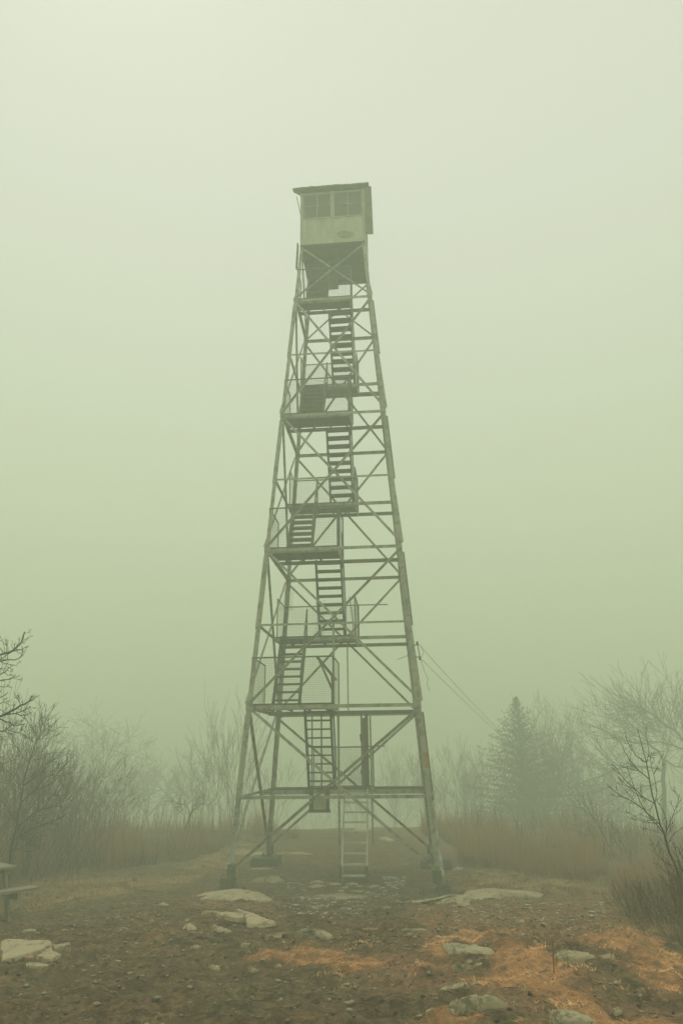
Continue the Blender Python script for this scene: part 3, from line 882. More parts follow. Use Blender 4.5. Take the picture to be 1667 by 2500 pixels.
# left group
rock(zz(ZA, (20,885),(60,857),(200,865),(470,885),(465,925),(330,990),(200,1035),(20,1092),(12,950)), .045, 'large pale flat slab at the left edge with a chipped lower side', 'pale_rock', .1, .015, ramp=.05, name=SL, cat='slab')
rock(zz(ZA, (478,893),(635,900),(655,945),(590,968),(515,985),(488,960)), .04, 'pale wedge shaped piece broken off the right end of the big left slab', 'pale_rock', .1, .015, ramp=.05, name=SL, cat='slab')
rock(zz(ZA, (335,1015),(470,930),(490,985),(560,1020),(500,1055),(475,1090),(420,1070)), .045, 'pale angular slab piece lying below the crack of the big left slab', 'pale_rock', .1, .015, ramp=.05, name=SL, cat='slab')
rock(zz(ZA, (235,1085),(330,1075),(455,1105),(430,1143),(330,1145),(232,1130)), .06, 'small pinkish pale slab lying nearest below the big left slab', 'pale_rock', .2, .02, name=SL, cat='slab')
rock(zz(ZA, (205,1040),(330,1000),(345,1020),(300,1050),(220,1060)), .04, 'reddish stone wedged between the big left slab and the smaller pieces', 'red_rock', .3, .02)
rock(zz(ZA, (150,760),(210,740),(222,750),(165,768)), .04, 'narrow dark stone just right of the picnic table leg', 'dark_rock', .4, .01, name=ST, cat='stone')
rock(zz(ZA, (180,800),(265,768),(335,770),(330,795),(250,808)), .04, 'flat tan stone above the big left slab', 'rock', .4, .02, name=ST, cat='stone')
rock(zz(ZA, (5,790),(80,780),(110,788),(60,800),(10,800)), .03, 'thin tan stone by the left edge under the picnic table', 'rock', .4, .02, name=ST, cat='stone')
rock(zz(ZA, (355,735),(400,728),(405,740),(365,745)), .04, 'tiny dark stone to the right of the picnic table', 'dark_rock', .4, .01, name=ST, cat='stone')
rock(zz(ZA, (400,785),(450,770),(450,785),(405,792)), .03, 'tiny tan stone right of the flat tan stone', 'rock', .4, .01, name=ST, cat='stone')
rock(zz(ZA, (565,770),(610,765),(625,785),(600,798),(575,790)), .06, 'squarish pale stone in the open mud on the left', 'rock', .3, .02, name=ST, cat='stone')
rock(zz(ZA, (650,770),(700,768),(700,783),(655,785)), .035, 'small flat stone beside the squarish pale stone', 'moss_rock', .4, .01, name=ST, cat='stone')
rock(zz(ZA, (750,900),(790,870),(830,862),(925,888),(920,896),(820,882)), .03, 'thin tan curved stone sliver in the mud', 'rock', .3, .01, name=ST, cat='stone')
rock(zz(ZA, (815,1112),(860,1095),(930,1092),(905,1110),(830,1124)), .04, 'lower left of three pale slivers in a row in the near mud', 'pale_rock', .3, .01, name=ST, cat='stone')
rock(zz(ZA, (950,1083),(990,1066),(1038,1062),(1035,1080),(960,1091)), .04, 'middle one of three pale slivers in a row in the near mud', 'pale_rock', .3, .01, name=ST, cat='stone')
rock(zz(ZA, (1042,1050),(1060,1058),(1110,1072),(1075,1088),(1055,1082)), .04, 'right hand chip of three pale slivers in a row in the near mud', 'pale_rock', .3, .01, name=ST, cat='stone')
rock(zz(ZA, (870,1062),(1040,1036),(1046,1044),(880,1068)), .02, 'long thin pale splinter lying behind the three slivers', 'rock', .3, .005, name=ST, cat='stone')
rock(zz(ZA, (750,540),(775,530),(785,536),(765,544)), .04, 'tiny grey stone on the far left grass edge', 'dark_rock', .4, .01, name=ST, cat='stone')
rock(zz(ZA, (1090,560),(1150,540),(1230,537),(1335,548),(1330,553),(1200,551)), .04, 'low pale ledge of rock left of the outcrop under the tower leg', 'rock', .5, .02, name='rock_ledge', cat='ledge')
rock(zz(ZA, (1185,700),(1220,684),(1290,688),(1290,700),(1220,708)), .06, 'flat tan stone casting a dark edge left of the big split slab', 'rock', .25, .01, lift=.02, name=ST, cat='stone')
rock(zz(ZA, (1410,555),(1470,540),(1530,535),(1545,560),(1480,572)), .06, 'rounded tan stone left of the outcrop under the tower leg', 'rock', .6, .02, name=ST, cat='stone')
rock(zz(ZA, (1340,700),(1370,672),(1400,680),(1405,710),(1370,718)), .05, 'small pinkish knob of stone in the left mud', 'red_rock', .6, .02, name=ST, cat='stone')
rock(zz(ZA, (1480,728),(1535,712),(1540,725),(1500,740)), .04, 'small pink flat stone left of the rounded boulder', 'red_rock', .4, .01, name=ST, cat='stone')
# centre group
rock(zz(ZB, (115,474),(170,452),(250,444),(400,446),(475,468),(500,520),(505,560),(495,572),(410,568),(300,545),(215,520)), .055, 'left half of the big split slab with dark undercut edge in front of the tower', 'pale_rock', .1, .015, lift=.06, ramp=.06, name=SL, cat='slab', chip=.02)
rock(zz(ZB, (405,440),(560,468),(690,510),(760,562),(700,585),(625,612),(560,600),(508,590),(506,540),(485,480)), .055, 'right half of the big split slab with dark undercut edge in front of the tower', 'pale_rock', .1, .015, lift=.055, ramp=.055, name=SL, cat='slab', chip=.02)
rock(zz(ZB, (215,560),(290,590),(370,625),(380,635),(250,620),(210,600)), .06, 'low dark stone tucked under the front of the big split slab', 'rock', .4, .02, name=ST, cat='stone')
rock(zz(ZB, (760,545),(840,560),(865,580),(800,592),(765,588)), .05, 'flat stone at the right tip of the big split slab', 'rock', .4, .02, name=ST, cat='stone')
rock(zz(ZB, (-60,600),(-45,560),(20,540),(60,555),(78,580),(40,610),(-20,625)), .13, 'rounded pale boulder left of the big split slab', 'pale_rock', .7, .04)
rock(zz(ZB, (50,650),(120,665),(200,688),(290,715),(280,720),(180,702),(60,672)), .05, 'long stick shaped dark sliver below the big split slab', 'dark_rock', .3, .01, name=ST, cat='stone')
rock(zz(ZB, (20,755),(40,735),(75,738),(105,765),(60,770)), .07, 'small pale pebble left of the orange dead grass patch', 'pale_rock', .7, .02, name=ST, cat='stone')
rock(zz(ZB, (450,720),(500,708),(528,738),(490,755),(455,745)), .07, 'knobbly tan stone below the big split slab', 'rock', .5, .03, name=ST, cat='stone')
rock(zz(ZB, (660,672),(760,638),(840,628),(920,645),(815,658),(808,698),(740,692)), .05, 'flat angular tan stone right below the big split slab', 'rock', .2, .02, name=SL, cat='slab')
rock(zz(ZB, (960,680),(990,640),(1050,628),(1100,650),(1125,705),(1060,715),(980,712)), .17, 'dark rounded boulder leaning on the tan boulder near the centre', 'dark_rock', .8, .04)
rock(zz(ZB, (920,615),(960,598),(1180,590),(1250,610),(1260,660),(1200,695),(1120,690),(1080,640),(980,640)), .15, 'tan cracked boulder behind the dark rounded boulder', 'rock', .5, .06)
rock(zz(ZB, (818,770),(840,740),(870,745),(878,775),(850,786)), .08, 'small brick red stone above the orange dead grass patch', 'red_rock', .7, .02, name=ST, cat='stone')
rock(zz(ZB, (590,770),(640,766),(655,778),(610,782)), .025, 'flat thin stone left of the brick red stone', 'rock', .3, .01, name=ST, cat='stone')
rock(zz(ZB, (700,800),(760,788),(810,795),(800,812),(720,815)), .04, 'greenish stone at the left edge of the orange dead grass patch', 'moss_rock', .5, .02, name=ST, cat='stone')
rock(zz(ZB, (-40,352),(60,310),(90,272),(200,256),(320,250),(450,240),(620,262),(800,310),(905,348),(780,368),(560,372),(320,352),(100,350)), .14, 'broad pale bedrock outcrop under the near left tower leg', 'pale_rock', .9, .05, name='bedrock_outcrop', cat='outcrop', chip=.02)
rock(zz(ZB, (548,185),(640,135),(760,116),(920,138),(850,162),(760,188),(650,203)), .16, 'smooth low rock mound behind the near left tower leg', 'rock', .9, .03, name='bedrock_outcrop', cat='outcrop')
rock(zz(ZB, (975,335),(1050,302),(1180,286),(1350,282),(1568,300),(1500,340),(1250,345),(1100,345)), .05, 'low muddy rock sheet in front of the access ladder', 'rock', .8, .03, name='bedrock_outcrop', cat='outcrop')
rock(zz(ZB, (990,412),(1060,392),(1140,395),(1165,408),(1080,425),(1000,424)), .05, 'pinkish flat rock among the wet chips in front of the ladder', 'red_rock', .6, .02)
for q, lb in (([(1040,232),(1080,205),(1150,210),(1215,232),(1130,250),(1060,248)], 'left front stepping stone at the foot of the access ladder'),
              ([(1050,200),(1090,174),(1160,174),(1182,192),(1150,204)], 'left rear stepping stone at the foot of the access ladder'),
              ([(1180,210),(1220,190),(1310,192),(1335,208),(1280,221)], 'stepping stone right beneath the left rail of the ladder'),
              ([(1322,238),(1350,222),(1390,226),(1395,245),(1350,254)], 'roundest whitish stepping stone just right of the left ladder post'),
              ([(1300,262),(1320,252),(1355,266),(1345,280),(1310,278)], 'small white chip closest in front of the left ladder post'),
              ([(1365,205),(1400,188),(1450,192),(1480,208),(1430,220)], 'stepping stone between the two rails of the ladder'),
              ([(1440,225),(1490,210),(1520,222),(1490,232)], 'narrow stepping stone close to the right ladder rail'),
              ([(1400,268),(1440,262),(1520,266),(1500,280),(1420,280)], 'long thin pale stone in front of the ladder rails'),
              ([(1555,215),(1620,208),(1665,220),(1600,232)], 'stepping stone to the right of the ladder foot')):
    rock(zz(ZB, *q), .05, lb, 'pale_rock', .6, .01, name='stepping_stone', cat='stone', group='stepping stones at the ladder foot')
# puddly pale chips
rock(zz(Z7, (875,490),(895,482),(920,490),(912,500),(885,498)), .05, 'lone pale pebble beneath the stick shaped sliver', 'pale_rock', .6, .01, name=ST, cat='stone')
rock(zz(Z7, (950,585),(975,572),(1005,575),(1015,592),(1000,610),(975,598)), .08, 'bright pale cracked stone left of the small orange grass patch', 'pale_rock', .5, .03, name=ST, cat='stone')
rock(zz(Z7, (1140,600),(1150,585),(1180,584),(1185,600),(1160,612)), .06, 'tan stone at the front of the small orange grass patch', 'rock', .6, .02, name=ST, cat='stone')
rock(zz(Z7, (1260,582),(1275,570),(1295,575),(1285,590)), .05, 'pale pebble on the edge of the small orange grass patch', 'pale_rock', .6, .02, name=ST, cat='stone')
rock(zz(Z7, (735,625),(760,610),(800,625),(812,640),(770,640)), .08, 'dark low rounded stone sunk in the near mud', 'dark_rock', .8, .02, name=ST, cat='stone')
rock(zz(Z7, (660,842),(675,836),(690,842),(680,856),(662,856)), .04, 'pale chip at the very bottom edge left of centre', 'pale_rock', .6, .01, name=ST, cat='stone')
# right group
rock(zz(Z8, (240,296),(330,282),(540,264),(575,246),(700,237),(850,241),(915,252),(900,262),(720,262),(640,276),(560,292),(590,302),(420,288),(300,300)), .09, 'long pale bedrock sheet beyond the path on the right', 'pale_rock', .7, .03, name='bedrock_outcrop', cat='outcrop', chip=.02)
rock(zz(Z8, (755,428),(830,422),(875,428),(888,442),(850,453),(790,446)), .06, 'flat greenish pale slab in the middle of the right hand ground', 'moss_rock', .3, .02, name=SL, cat='slab')
rock(zz(Z8, (715,462),(775,456),(802,468),(800,487),(750,488),(725,478)), .05, 'square greenish slab just below the flat pale one', 'moss_rock', .3, .02, name=SL, cat='slab')
rock(zz(Z8, (805,470),(845,468),(852,480),(815,486)), .03, 'small greenish stone beside the square greenish slab', 'moss_rock', .3, .02, name=ST, cat='stone')
rock(zz(Z8, (462,490),(500,474),(620,474),(705,506),(692,535),(650,533),(600,520),(520,520)), .12, 'wide mossy rock shelf at the top of the orange grass', 'moss_rock', .5, .04, name='bedrock_outcrop', cat='outcrop')
rock(zz(Z8, (505,580),(540,562),(590,585),(632,608),(600,606),(520,592)), .10, 'triangular tan rock left of the orange grass', 'rock', .5, .03)
rock(zz(Z8, (565,556),(595,548),(602,565),(585,572)), .06, 'leftmost of three stones under the mossy shelf', 'rock', .4, .02, name=ST, cat='stone')
rock(zz(Z8, (605,572),(635,560),(652,575),(640,590),(612,584)), .07, 'middle one of three stones under the mossy shelf', 'rock', .4, .02, name=ST, cat='stone')
rock(zz(Z8, (645,550),(675,545),(685,565),(665,576),(650,568)), .07, 'rightmost of three stones under the mossy shelf', 'red_rock', .4, .02, name=ST, cat='stone')
rock(zz(Z8, (440,708),(530,676),(600,655),(640,648),(635,656),(560,690),(480,710)), .05, 'long narrow pale slab pointing up to the orange grass', 'pale_rock', .3, .02, name=SL, cat='slab')
rock(zz(Z8, (398,728),(420,712),(450,712),(440,735),(410,740)), .05, 'pinkish stone at the lower tip of the long narrow slab', 'red_rock', .4, .02, name=ST, cat='stone')
rock(zz(Z8, (515,650),(545,644),(575,650),(530,662)), .04, 'small greenish stone above the long narrow slab', 'moss_rock', .4, .02, name=ST, cat='stone')
rock(zz(Z8, (488,738),(510,712),(560,704),(680,710),(740,735),(790,783),(750,790),(690,772),(650,785),(608,800),(560,790),(510,765)), .17, 'big pitted boulder in the near foreground right of centre', 'moss_rock', .65, .09)
rock(zz(Z8, (435,800),(455,780),(500,770),(545,780),(565,800),(540,815),(480,815)), .09, 'greenish boulder just left of the big pitted boulder', 'moss_rock', .6, .04)
rock(zz(Z8, (385,800),(435,772),(440,778),(395,806)), .03, 'pale stick shaped splinter left of the greenish boulder', 'pale_rock', .3, .005, name=ST, cat='stone')
rock(zz(Z8, (948,785),(975,778),(1040,780),(1085,800),(1145,842),(1165,875),(1000,875),(970,825)), .10, 'flat grey green slab cut by the bottom edge of the picture', 'moss_rock', .25, .04, name=SL, cat='slab')
rock(zz(Z8, (975,528),(1000,516),(1080,516),(1140,524),(1172,545),(1100,555),(1040,562),(1028,571),(1000,552)), .08, 'pale grey ledge to the right of the orange grass crest', 'pale_rock', .5, .03, name='rock_ledge', cat='ledge')
rock(zz(Z8, (1172,540),(1205,523),(1240,524),(1258,535),(1250,548),(1200,552)), .07, 'rounded pale ledge end towards the right hand shrub', 'pale_rock', .6, .02, name='rock_ledge', cat='ledge')
rock(zz(Z8, (1225,780),(1245,768),(1280,772),(1292,790),(1260,800)), .05, 'small mossy stone in the lower right orange grass', 'moss_rock', .6, .02, name=ST, cat='stone')
rock(zz(Z8, (1178,830),(1188,826),(1194,836),(1184,842)), .05, 'bright white pebble at the bottom edge in the orange grass', 'white', .6, .005, name=ST, cat='stone')
rock(zz(Z8, (1000,508),(1030,498),(1070,492),(1065,500),(1015,512)), .04, 'thin stone above the pale grey ledge', 'moss_rock', .4, .01, name=ST, cat='stone')
rock(zz(Z8, (882,428),(905,415),(935,422),(925,434),(895,436)), .07, 'rounded tan stone right of the flat greenish slab', 'rock', .7, .02, name=ST, cat='stone')
rock(zz(Z8, (965,448),(1000,430),(1018,434),(985,448)), .06, 'slanting greenish stone on the right hand ground', 'moss_rock', .4, .02, name=ST, cat='stone')
rock(zz(Z8, (1110,450),(1140,440),(1180,442),(1160,453)), .05, 'flat stone near the right hand grass bank', 'moss_rock', .4, .02, name=ST, cat='stone')
rock(zz(Z8, (1145,388),(1165,380),(1188,384),(1170,394)), .05, 'far small pale stone near the right hand shrub', 'rock', .4, .02, name=ST, cat='stone')
rock(zz(Z8, (60,414),(110,402),(172,403),(175,412),(100,418)), .05, 'flat tan stone in the middle ground left of the red stones', 'red_rock', .4, .02, name=ST, cat='stone')
rock(zz(Z8, (195,412),(210,404),(235,410),(220,418)), .05, 'small tan stone beside the flat tan stone', 'rock', .4, .02, name=ST, cat='stone')
rock(zz(Z8, (265,415),(310,402),(395,416),(385,423),(300,418)), .05, 'long flat tan stone in the middle ground', 'rock', .4, .02, name=ST, cat='stone')
rock(zz(Z8, (288,436),(300,426),(325,434),(318,444)), .05, 'small tan stone below the long flat one', 'rock', .5, .02, name=ST, cat='stone')
rock(zz(Z8, (135,470),(150,463),(190,464),(188,474),(150,476)), .04, 'light tan stone left of the reddish strip of grass', 'pale_rock', .4, .02, name=ST, cat='stone')
rock(zz(Z8, (325,565),(340,556),(358,562),(345,574)), .04, 'tiny greenish stone between the two orange strips', 'moss_rock', .4, .02, name=ST, cat='stone')
rock(zz(Z8, (485,372),(520,364),(548,375),(540,382)), .04, 'thin tan stone in the reddish middle ground', 'rock', .4, .02, name=ST, cat='stone')
rock(zz(Z8, (350,318),(390,308),(438,316),(420,325),(370,324)), .05, 'reddish flat stone under the long bedrock sheet', 'red_rock', .4, .02, name=ST, cat='stone')
rock(zz(Z8, (150,318),(180,304),(235,305),(225,320),(180,326)), .04, 'low brownish rock plate right of the wet chips', 'red_rock', .5, .02, name=SL, cat='slab')
rock(zz(Z8, (785,380),(800,360),(838,362),(842,382),(810,388)), .06, 'broad low rock in the reddish ground on the right', 'rock', .5, .03)
rock(zz(Z8, (620,334),(645,326),(670,332),(655,340)), .05, 'small grey stone behind the reddish ground', 'moss_rock', .4, .02, name=ST, cat='stone')
rock(zz(Z8, (500,300),(530,296),(570,302),(550,308),(515,306)), .03, 'thin stone right in front of the long bedrock sheet', 'pale_rock', .4, .01, name=ST, cat='stone')
rock(zz(Z8, (500,127),(530,123),(560,128),(545,140),(510,142)), .06, 'pale flat rock beside the far right concrete footing', 'rock', .5, .02, name=ST, cat='stone')
# behind the tower
rock(zz(Z4, (855,940),(900,925),(1000,920),(1052,935),(960,943)), .10, 'faint pale rock hump on the path beyond the ladder', 'pale_rock', .7, .03, name='bedrock_outcrop', cat='outcrop')
rock(zz(Z4, (1035,985),(1070,975),(1140,998),(1110,1006),(1060,998)), .08, 'faint smaller pale rock right of the far rock hump', 'pale_rock', .6, .03, name='bedrock_outcrop', cat='outcrop')
rock(zz(Z4, (90,1080),(180,1070),(310,1072),(330,1090),(220,1108),(100,1105)), .08, 'faint pale rock sheet left of the far left footing', 'rock', .6, .03, name='bedrock_outcrop', cat='outcrop')
rock(zz(Z4, (330,1088),(420,1078),(520,1085),(605,1092),(560,1100),(420,1098)), .07, 'faint narrow rock sheet right of the far left footing', 'rock', .6, .03, name='bedrock_outcrop', cat='outcrop')
rock(zz(Z4, (200,1190),(260,1184),(330,1188),(325,1196),(220,1198)), .04, 'thin pale rock lip in front of the far left footing', 'pale_rock', .5, .02, name='rock_ledge', cat='ledge')

# loose small stones and wet chips, too many to count
def scatter_stones(name, polys, count, s0, s1, mat, flat=.4):
    V, Fc = [], []
    ico = np.array([(1, 0, 0), (-1, 0, 0), (0, 1, 0), (0, -1, 0), (0, 0, 1), (0, 0, -1)], float)
    tri = [(0, 2, 4), (2, 1, 4), (1, 3, 4), (3, 0, 4), (2, 0, 5), (1, 2, 5), (3, 1, 5), (0, 3, 5)]
    for pl, cnt in zip(polys, count):
        a = np.array([tuple(G(*p))[:2] for p in pl]); lo, hi = a.min(0), a.max(0); k = 0; tries = 0
        while k < cnt and tries < cnt * 12:
            tries += 1
            x, y = RNG.uniform(lo[0], hi[0]), RNG.uniform(lo[1], hi[1])
            if not inside(a, np.array(x), np.array(y)): continue
            k += 1
            s_ = s0 + (s1 - s0) * RNG.random() ** 3
            sc_ = np.array([s_ * RNG.uniform(.7, 1.6), s_ * RNG.uniform(.6, 1.1), s_ * flat * RNG.uniform(.6, 1.2)])
            th = RNG.uniform(0, 6.28); c0, s1_ = math.cos(th), math.sin(th)
            v = ico * RNG.uniform(.7, 1.1, (6, 1)) * sc_
            v = np.stack([v[:, 0] * c0 - v[:, 1] * s1_, v[:, 0] * s1_ + v[:, 1] * c0, v[:, 2]], 1)
            v += (x, y, float(ground_fine(x, y)) + sc_[2] * .35)
            b0 = len(V) * 6
            V.append(v); Fc.extend([(i + b0, j + b0, l + b0) for i, j, l in tri])
    o = np_mesh(name, np.vstack(V), Fc, M[mat])
    return o
near_px = [(0, 2280), (300, 2230), (760, 2200), (1300, 2200), (1500, 2260), (1667, 2500), (0, 2500)]
mid_px = [(100, 2240), (500, 2170), (1300, 2160), (1480, 2220), (1300, 2290), (300, 2300)]
tag(scatter_stones('gravel', [near_px, mid_px], [2300, 1500], .008, .050, 'rock', .5), kind='stuff')
tag(scatter_stones('mud_crumbs', [near_px, mid_px], [1500, 700], .010, .040, 'clod', .4), kind='stuff')
chips = [zz(ZB, (850,190),(1000,190),(1010,275),(870,250)), zz(ZB, (940,310),(1500,300),(1560,420),(1250,480),(980,520),(820,470),(860,380)), zz(Z8, (190,170),(300,168),(290,215),(200,225)), zz(Z8, (100,225),(270,225),(240,275),(110,270)), zz(Z8, (560,300),(1200,290),(1250,420),(800,430),(500,350))]
tag(scatter_stones('wet_rock_chips', chips, [80, 420, 220, 140, 380], .025, .085, 'wet_chip', .14), kind='stuff')

# ------------------------------------------------------------------ dead grass and weeds
def blades(name, polys, dens, L0, L1, wd, mat, lift=.35, flow=.9, jit=.22, cap=90000, up=0.0, bias=None, curl=1.0, at_pts=None):
    pts = []
    for a in polys:
        lo, hi = a.min(0) - .3, a.max(0) + .3
        n = int(min(cap, (hi[0] - lo[0]) * (hi[1] - lo[1]) * dens))
        x = RNG.uniform(lo[0], hi[0], n); y = RNG.uniform(lo[1], hi[1], n)
        k = in_any([a], x, y, jit)
        thin = (fbm(x * 4.3 + 9, y * 4.3, 3) + RNG.uniform(-.35, .35, n)) > -.28
        k &= thin
        pts.append(np.stack([x[k], y[k]], 1))
    P_ = np.vstack(pts)[:cap] if at_pts is None else at_pts; n = len(P_)
    x, y = P_[:, 0], P_[:, 1]
    z = ground_fine(x, y)
    th = 6.28 * flow * fbm(x * 1.4, y * 1.4, 2) * 1.6 + RNG.normal(0, .55, n) + (bias if bias is not None else -1.9)
    L = RNG.uniform(L0, L1, n)
    el = np.clip(RNG.normal(lift, .25, n), .02, 1.5) + up
    dx, dy = np.cos(th), np.sin(th)
    w = wd * RNG.uniform(.6, 1.3, n)
    px_, py_ = -dy * w, dx * w
    V = np.zeros((n, 5, 3))
    V[:, 0] = np.stack([x - px_, y - py_, z - .01], 1); V[:, 1] = np.stack([x + px_, y + py_, z - .01], 1)
    mx = L * .5 * np.cos(el); mz = L * .5 * np.sin(el) * curl
    V[:, 2] = np.stack([x + dx * mx - px_ * .8, y + dy * mx - py_ * .8, z + mz], 1); V[:, 3] = np.stack([x + dx * mx + px_ * .8, y + dy * mx + py_ * .8, z + mz], 1)
    e2 = el * .25 if up == 0 else el
    V[:, 4] = np.stack([x + dx * (mx + L * .5 * np.cos(e2)), y + dy * (mx + L * .5 * np.cos(e2)), z + mz + L * .5 * np.sin(e2)], 1)
    b0 = np.arange(n)[:, None] * 5
    Fc = np.stack([b0 + [0, 1, 3], b0 + [0, 3, 2], b0 + [2, 3, 4]], 1).reshape(-1, 3)
    o = np_mesh(name, V.reshape(-1, 3), Fc, M[mat])
    tone = np.clip(.5 + .55 * fbm(x * 2.2, y * 2.2, 3) + RNG.normal(0, .16, n), 0, 1)
    at = o.data.attributes.new('tone', 'FLOAT', 'POINT'); at.data.foreach_set('value', np.repeat(tone, 5).astype(np.float32))
    return tag(o, kind='stuff')
blades('dead_grass', MOSS, 5600, .035, .095, .0026, 'moss', .35, cap=110000)
blades('sparse_dead_grass', MOSS, 700, .03, .08, .0026, 'moss', .35, jit=.75, cap=14000)
ring = []
for r_ in RINGS:
    per = np.linalg.norm(np.diff(np.vstack([r_, r_[:1]]), axis=0), axis=1).sum(); k = int(per * 85)
    q = r_[RNG.integers(0, len(r_), k)] + RNG.normal(0, .03, (k, 2))
    ring.append(q[(fbm(q[:, 0] * 5, q[:, 1] * 5, 2) + RNG.uniform(-.3, .3, k)) > -.05])
blades('grass_round_stones', [], 0, .03, .09, .0030, 'litter', .8, at_pts=np.vstack(ring))
blades('brown_litter_grass', LITTER, 520, .03, .09, .0035, 'litter', .25, jit=.5, cap=50000)
blades('tan_grass', TAN, 520, .06, .18, .004, 'tan', .6, jit=.6, cap=42000)

def weeds(name, regions, wd, mat='stems', lean=.10):
    """upright dry stems; regions = (pixel polygon, count, h0, h1)"""
    Vs, Ts = [], []
    for pl, cnt, h0, h1 in regions:
        a = np.array(pl, float) if abs(pl[0][0]) < 25 and abs(pl[0][1]) < 25 else np.array([tuple(G(*p))[:2] for p in pl]); lo, hi = a.min(0) - .3, a.max(0) + .3
        x = RNG.uniform(lo[0], hi[0], cnt * 4); y = RNG.uniform(lo[1], hi[1], cnt * 4)
        k = in_any([a], x, y, .7, .8) & (fbm(x * 1.3 + 5, y * 1.3 + 2, 3) > -.22 + RNG.uniform(-.2, .2, len(x))); x, y = x[k][:cnt], y[k][:cnt]; n = len(x)
        z = ground_h(x, y)
        h = RNG.uniform(h0, h1, n) ** 1.0 * np.clip(.72 + 1.5 * fbm(x * .9, y * .9, 3), .22, 1.5)
        th = RNG.uniform(0, 6.28, n); w = wd * RNG.uniform(.5, 1.4, n)
        lx_, ly_ = RNG.normal(0, lean, n) * h, RNG.normal(0, lean, n) * h
        V = np.zeros((n, 4, 3))
        V[:, 0] = np.stack([x - np.cos(th) * w, y - np.sin(th) * w, z - .03], 1)
        V[:, 1] = np.stack([x + np.cos(th) * w, y + np.sin(th) * w, z - .03], 1)
        V[:, 2] = np.stack([x + lx_ * .5 + np.sin(th) * w, y + ly_ * .5 - np.cos(th) * w, z + h * .5], 1)
        V[:, 3] = np.stack([x + lx_, y + ly_, z + h], 1)
        Vs.append(V); Ts.append(np.clip(.5 + .5 * fbm(x * .9, y * .9, 3) + RNG.normal(0, .18, n), 0, 1))
    V = np.vstack(Vs); n = len(V); b0 = np.arange(n)[:, None] * 4
    Fc = np.stack([b0 + [0, 1, 3], b0 + [1, 2, 3], b0 + [2, 0, 3]], 1).reshape(-1, 3)
    o = np_mesh(name, V.reshape(-1, 3), Fc, M[mat])
    at = o.data.attributes.new('tone', 'FLOAT', 'POINT'); at.data.foreach_set('value', np.repeat(np.concatenate(Ts), 4).astype(np.float32))
    return tag(o, kind='stuff')
weeds('tall_dry_weeds', [
    ([(60,2150),(140,2130),(300,2125),(420,2110),(540,2075),(590,2052),(560,2040),(400,2052),(200,2065),(60,2090)], 15000, .35, 1.05),
    ([(-150,2190),(40,2150),(80,2110),(-150,2100)], 3500, .4, 1.2),
    ([(1110,2085),(1180,2120),(1300,2135),(1430,2160),(1480,2150),(1440,2085),(1300,2058),(1150,2050)], 13000, .35, .95),
    ([(1500,2205),(1560,2190),(1700,2215),(1800,2230),(1750,2140),(1560,2145),(1480,2170)], 4500, .3, .75),
    ([(600,2060),(680,2052),(740,2046),(700,2035),(600,2035)], 1500, .3, .8),
    ([(1020,2040),(1110,2070),(1150,2050),(1060,2026)], 2500, .4, .9),
    ([(-15, 5), (-8.5, 4), (-4.6, 9), (-3.8, 15), (-6, 18), (-15, 15)], 8000, .35, 1.1),
    ([(4.6, 5), (11, 1), (15, 4), (14, 12), (9, 17), (3.6, 16), (3.2, 12)], 8000, .35, 1.0)], .0050)

tmb = MB()
for i in range(260):
    p = G(random.uniform(0, 1667), random.uniform(2190, 2500)); a = random.uniform(0, 6.28); L = random.uniform(.04, .22)
    q = p + Vector((math.cos(a) * L, math.sin(a) * L, 0)); p.z = float(ground_fine(p.x, p.y)) + .006; q.z = float(ground_fine(q.x, q.y)) + .01
    mdl = (p + q) / 2 + Vector((random.uniform(-.01, .01), random.uniform(-.01, .01), .012))
    tmb.tube([p, mdl, q], [.0035, .003, .0015], 4)
tag(tmb.build('twig_litter', M['bark']), kind='stuff')

# ------------------------------------------------------------------ bare trees and shrubs
class TM:
    def __init__(s): s.v = []; s.f = []
    def tube(s, pts, rad, n=3):
        base = len(s.v) // 1; k = len(pts)
        for i in range(k):
            x, y, z = pts[i]; q = pts[min(i + 1, k - 1)]; p = pts[max(i - 1, 0)]
            dx, dy, dz = q[0] - p[0], q[1] - p[1], q[2] - p[2]
            l = math.sqrt(dx * dx + dy * dy + dz * dz) or 1; dx /= l; dy /= l; dz /= l
            # a = d x ref
            ax, ay, az = dy * .37 - dz * .87, dz * .31 - dx * .37, dx * .87 - dy * .31
            l = math.sqrt(ax * ax + ay * ay + az * az) or 1; ax /= l; ay /= l; az /= l
            bx_, by_, bz_ = dy * az - dz * ay, dz * ax - dx * az, dx * ay - dy * ax
            r = rad[i]
            for j in range(n):
                c0, s0 = _cs[n][j]
                s.v.append((x + (ax * c0 + bx_ * s0) * r, y + (ay * c0 + by_ * s0) * r, z + (az * c0 + bz_ * s0) * r))
        for i in range(k - 1):
            for j in range(n):
                j2 = (j + 1) % n
                s.f.append((base + i * n + j, base + i * n + j2, base + (i + 1) * n + j2, base + (i + 1) * n + j))
    def build(s, name, mat, parent=None):
        return np_mesh(name, s.v, s.f, mat, True, parent)
_cs = {n: [(math.cos(2 * math.pi * j / n), math.sin(2 * math.pi * j / n)) for j in range(n)] for n in (3, 4, 5, 6, 8)}
R_ = random.Random(5)
def rnd_dir(s_): return Vector((R_.gauss(0, s_), R_.gauss(0, s_), R_.gauss(0, s_)))
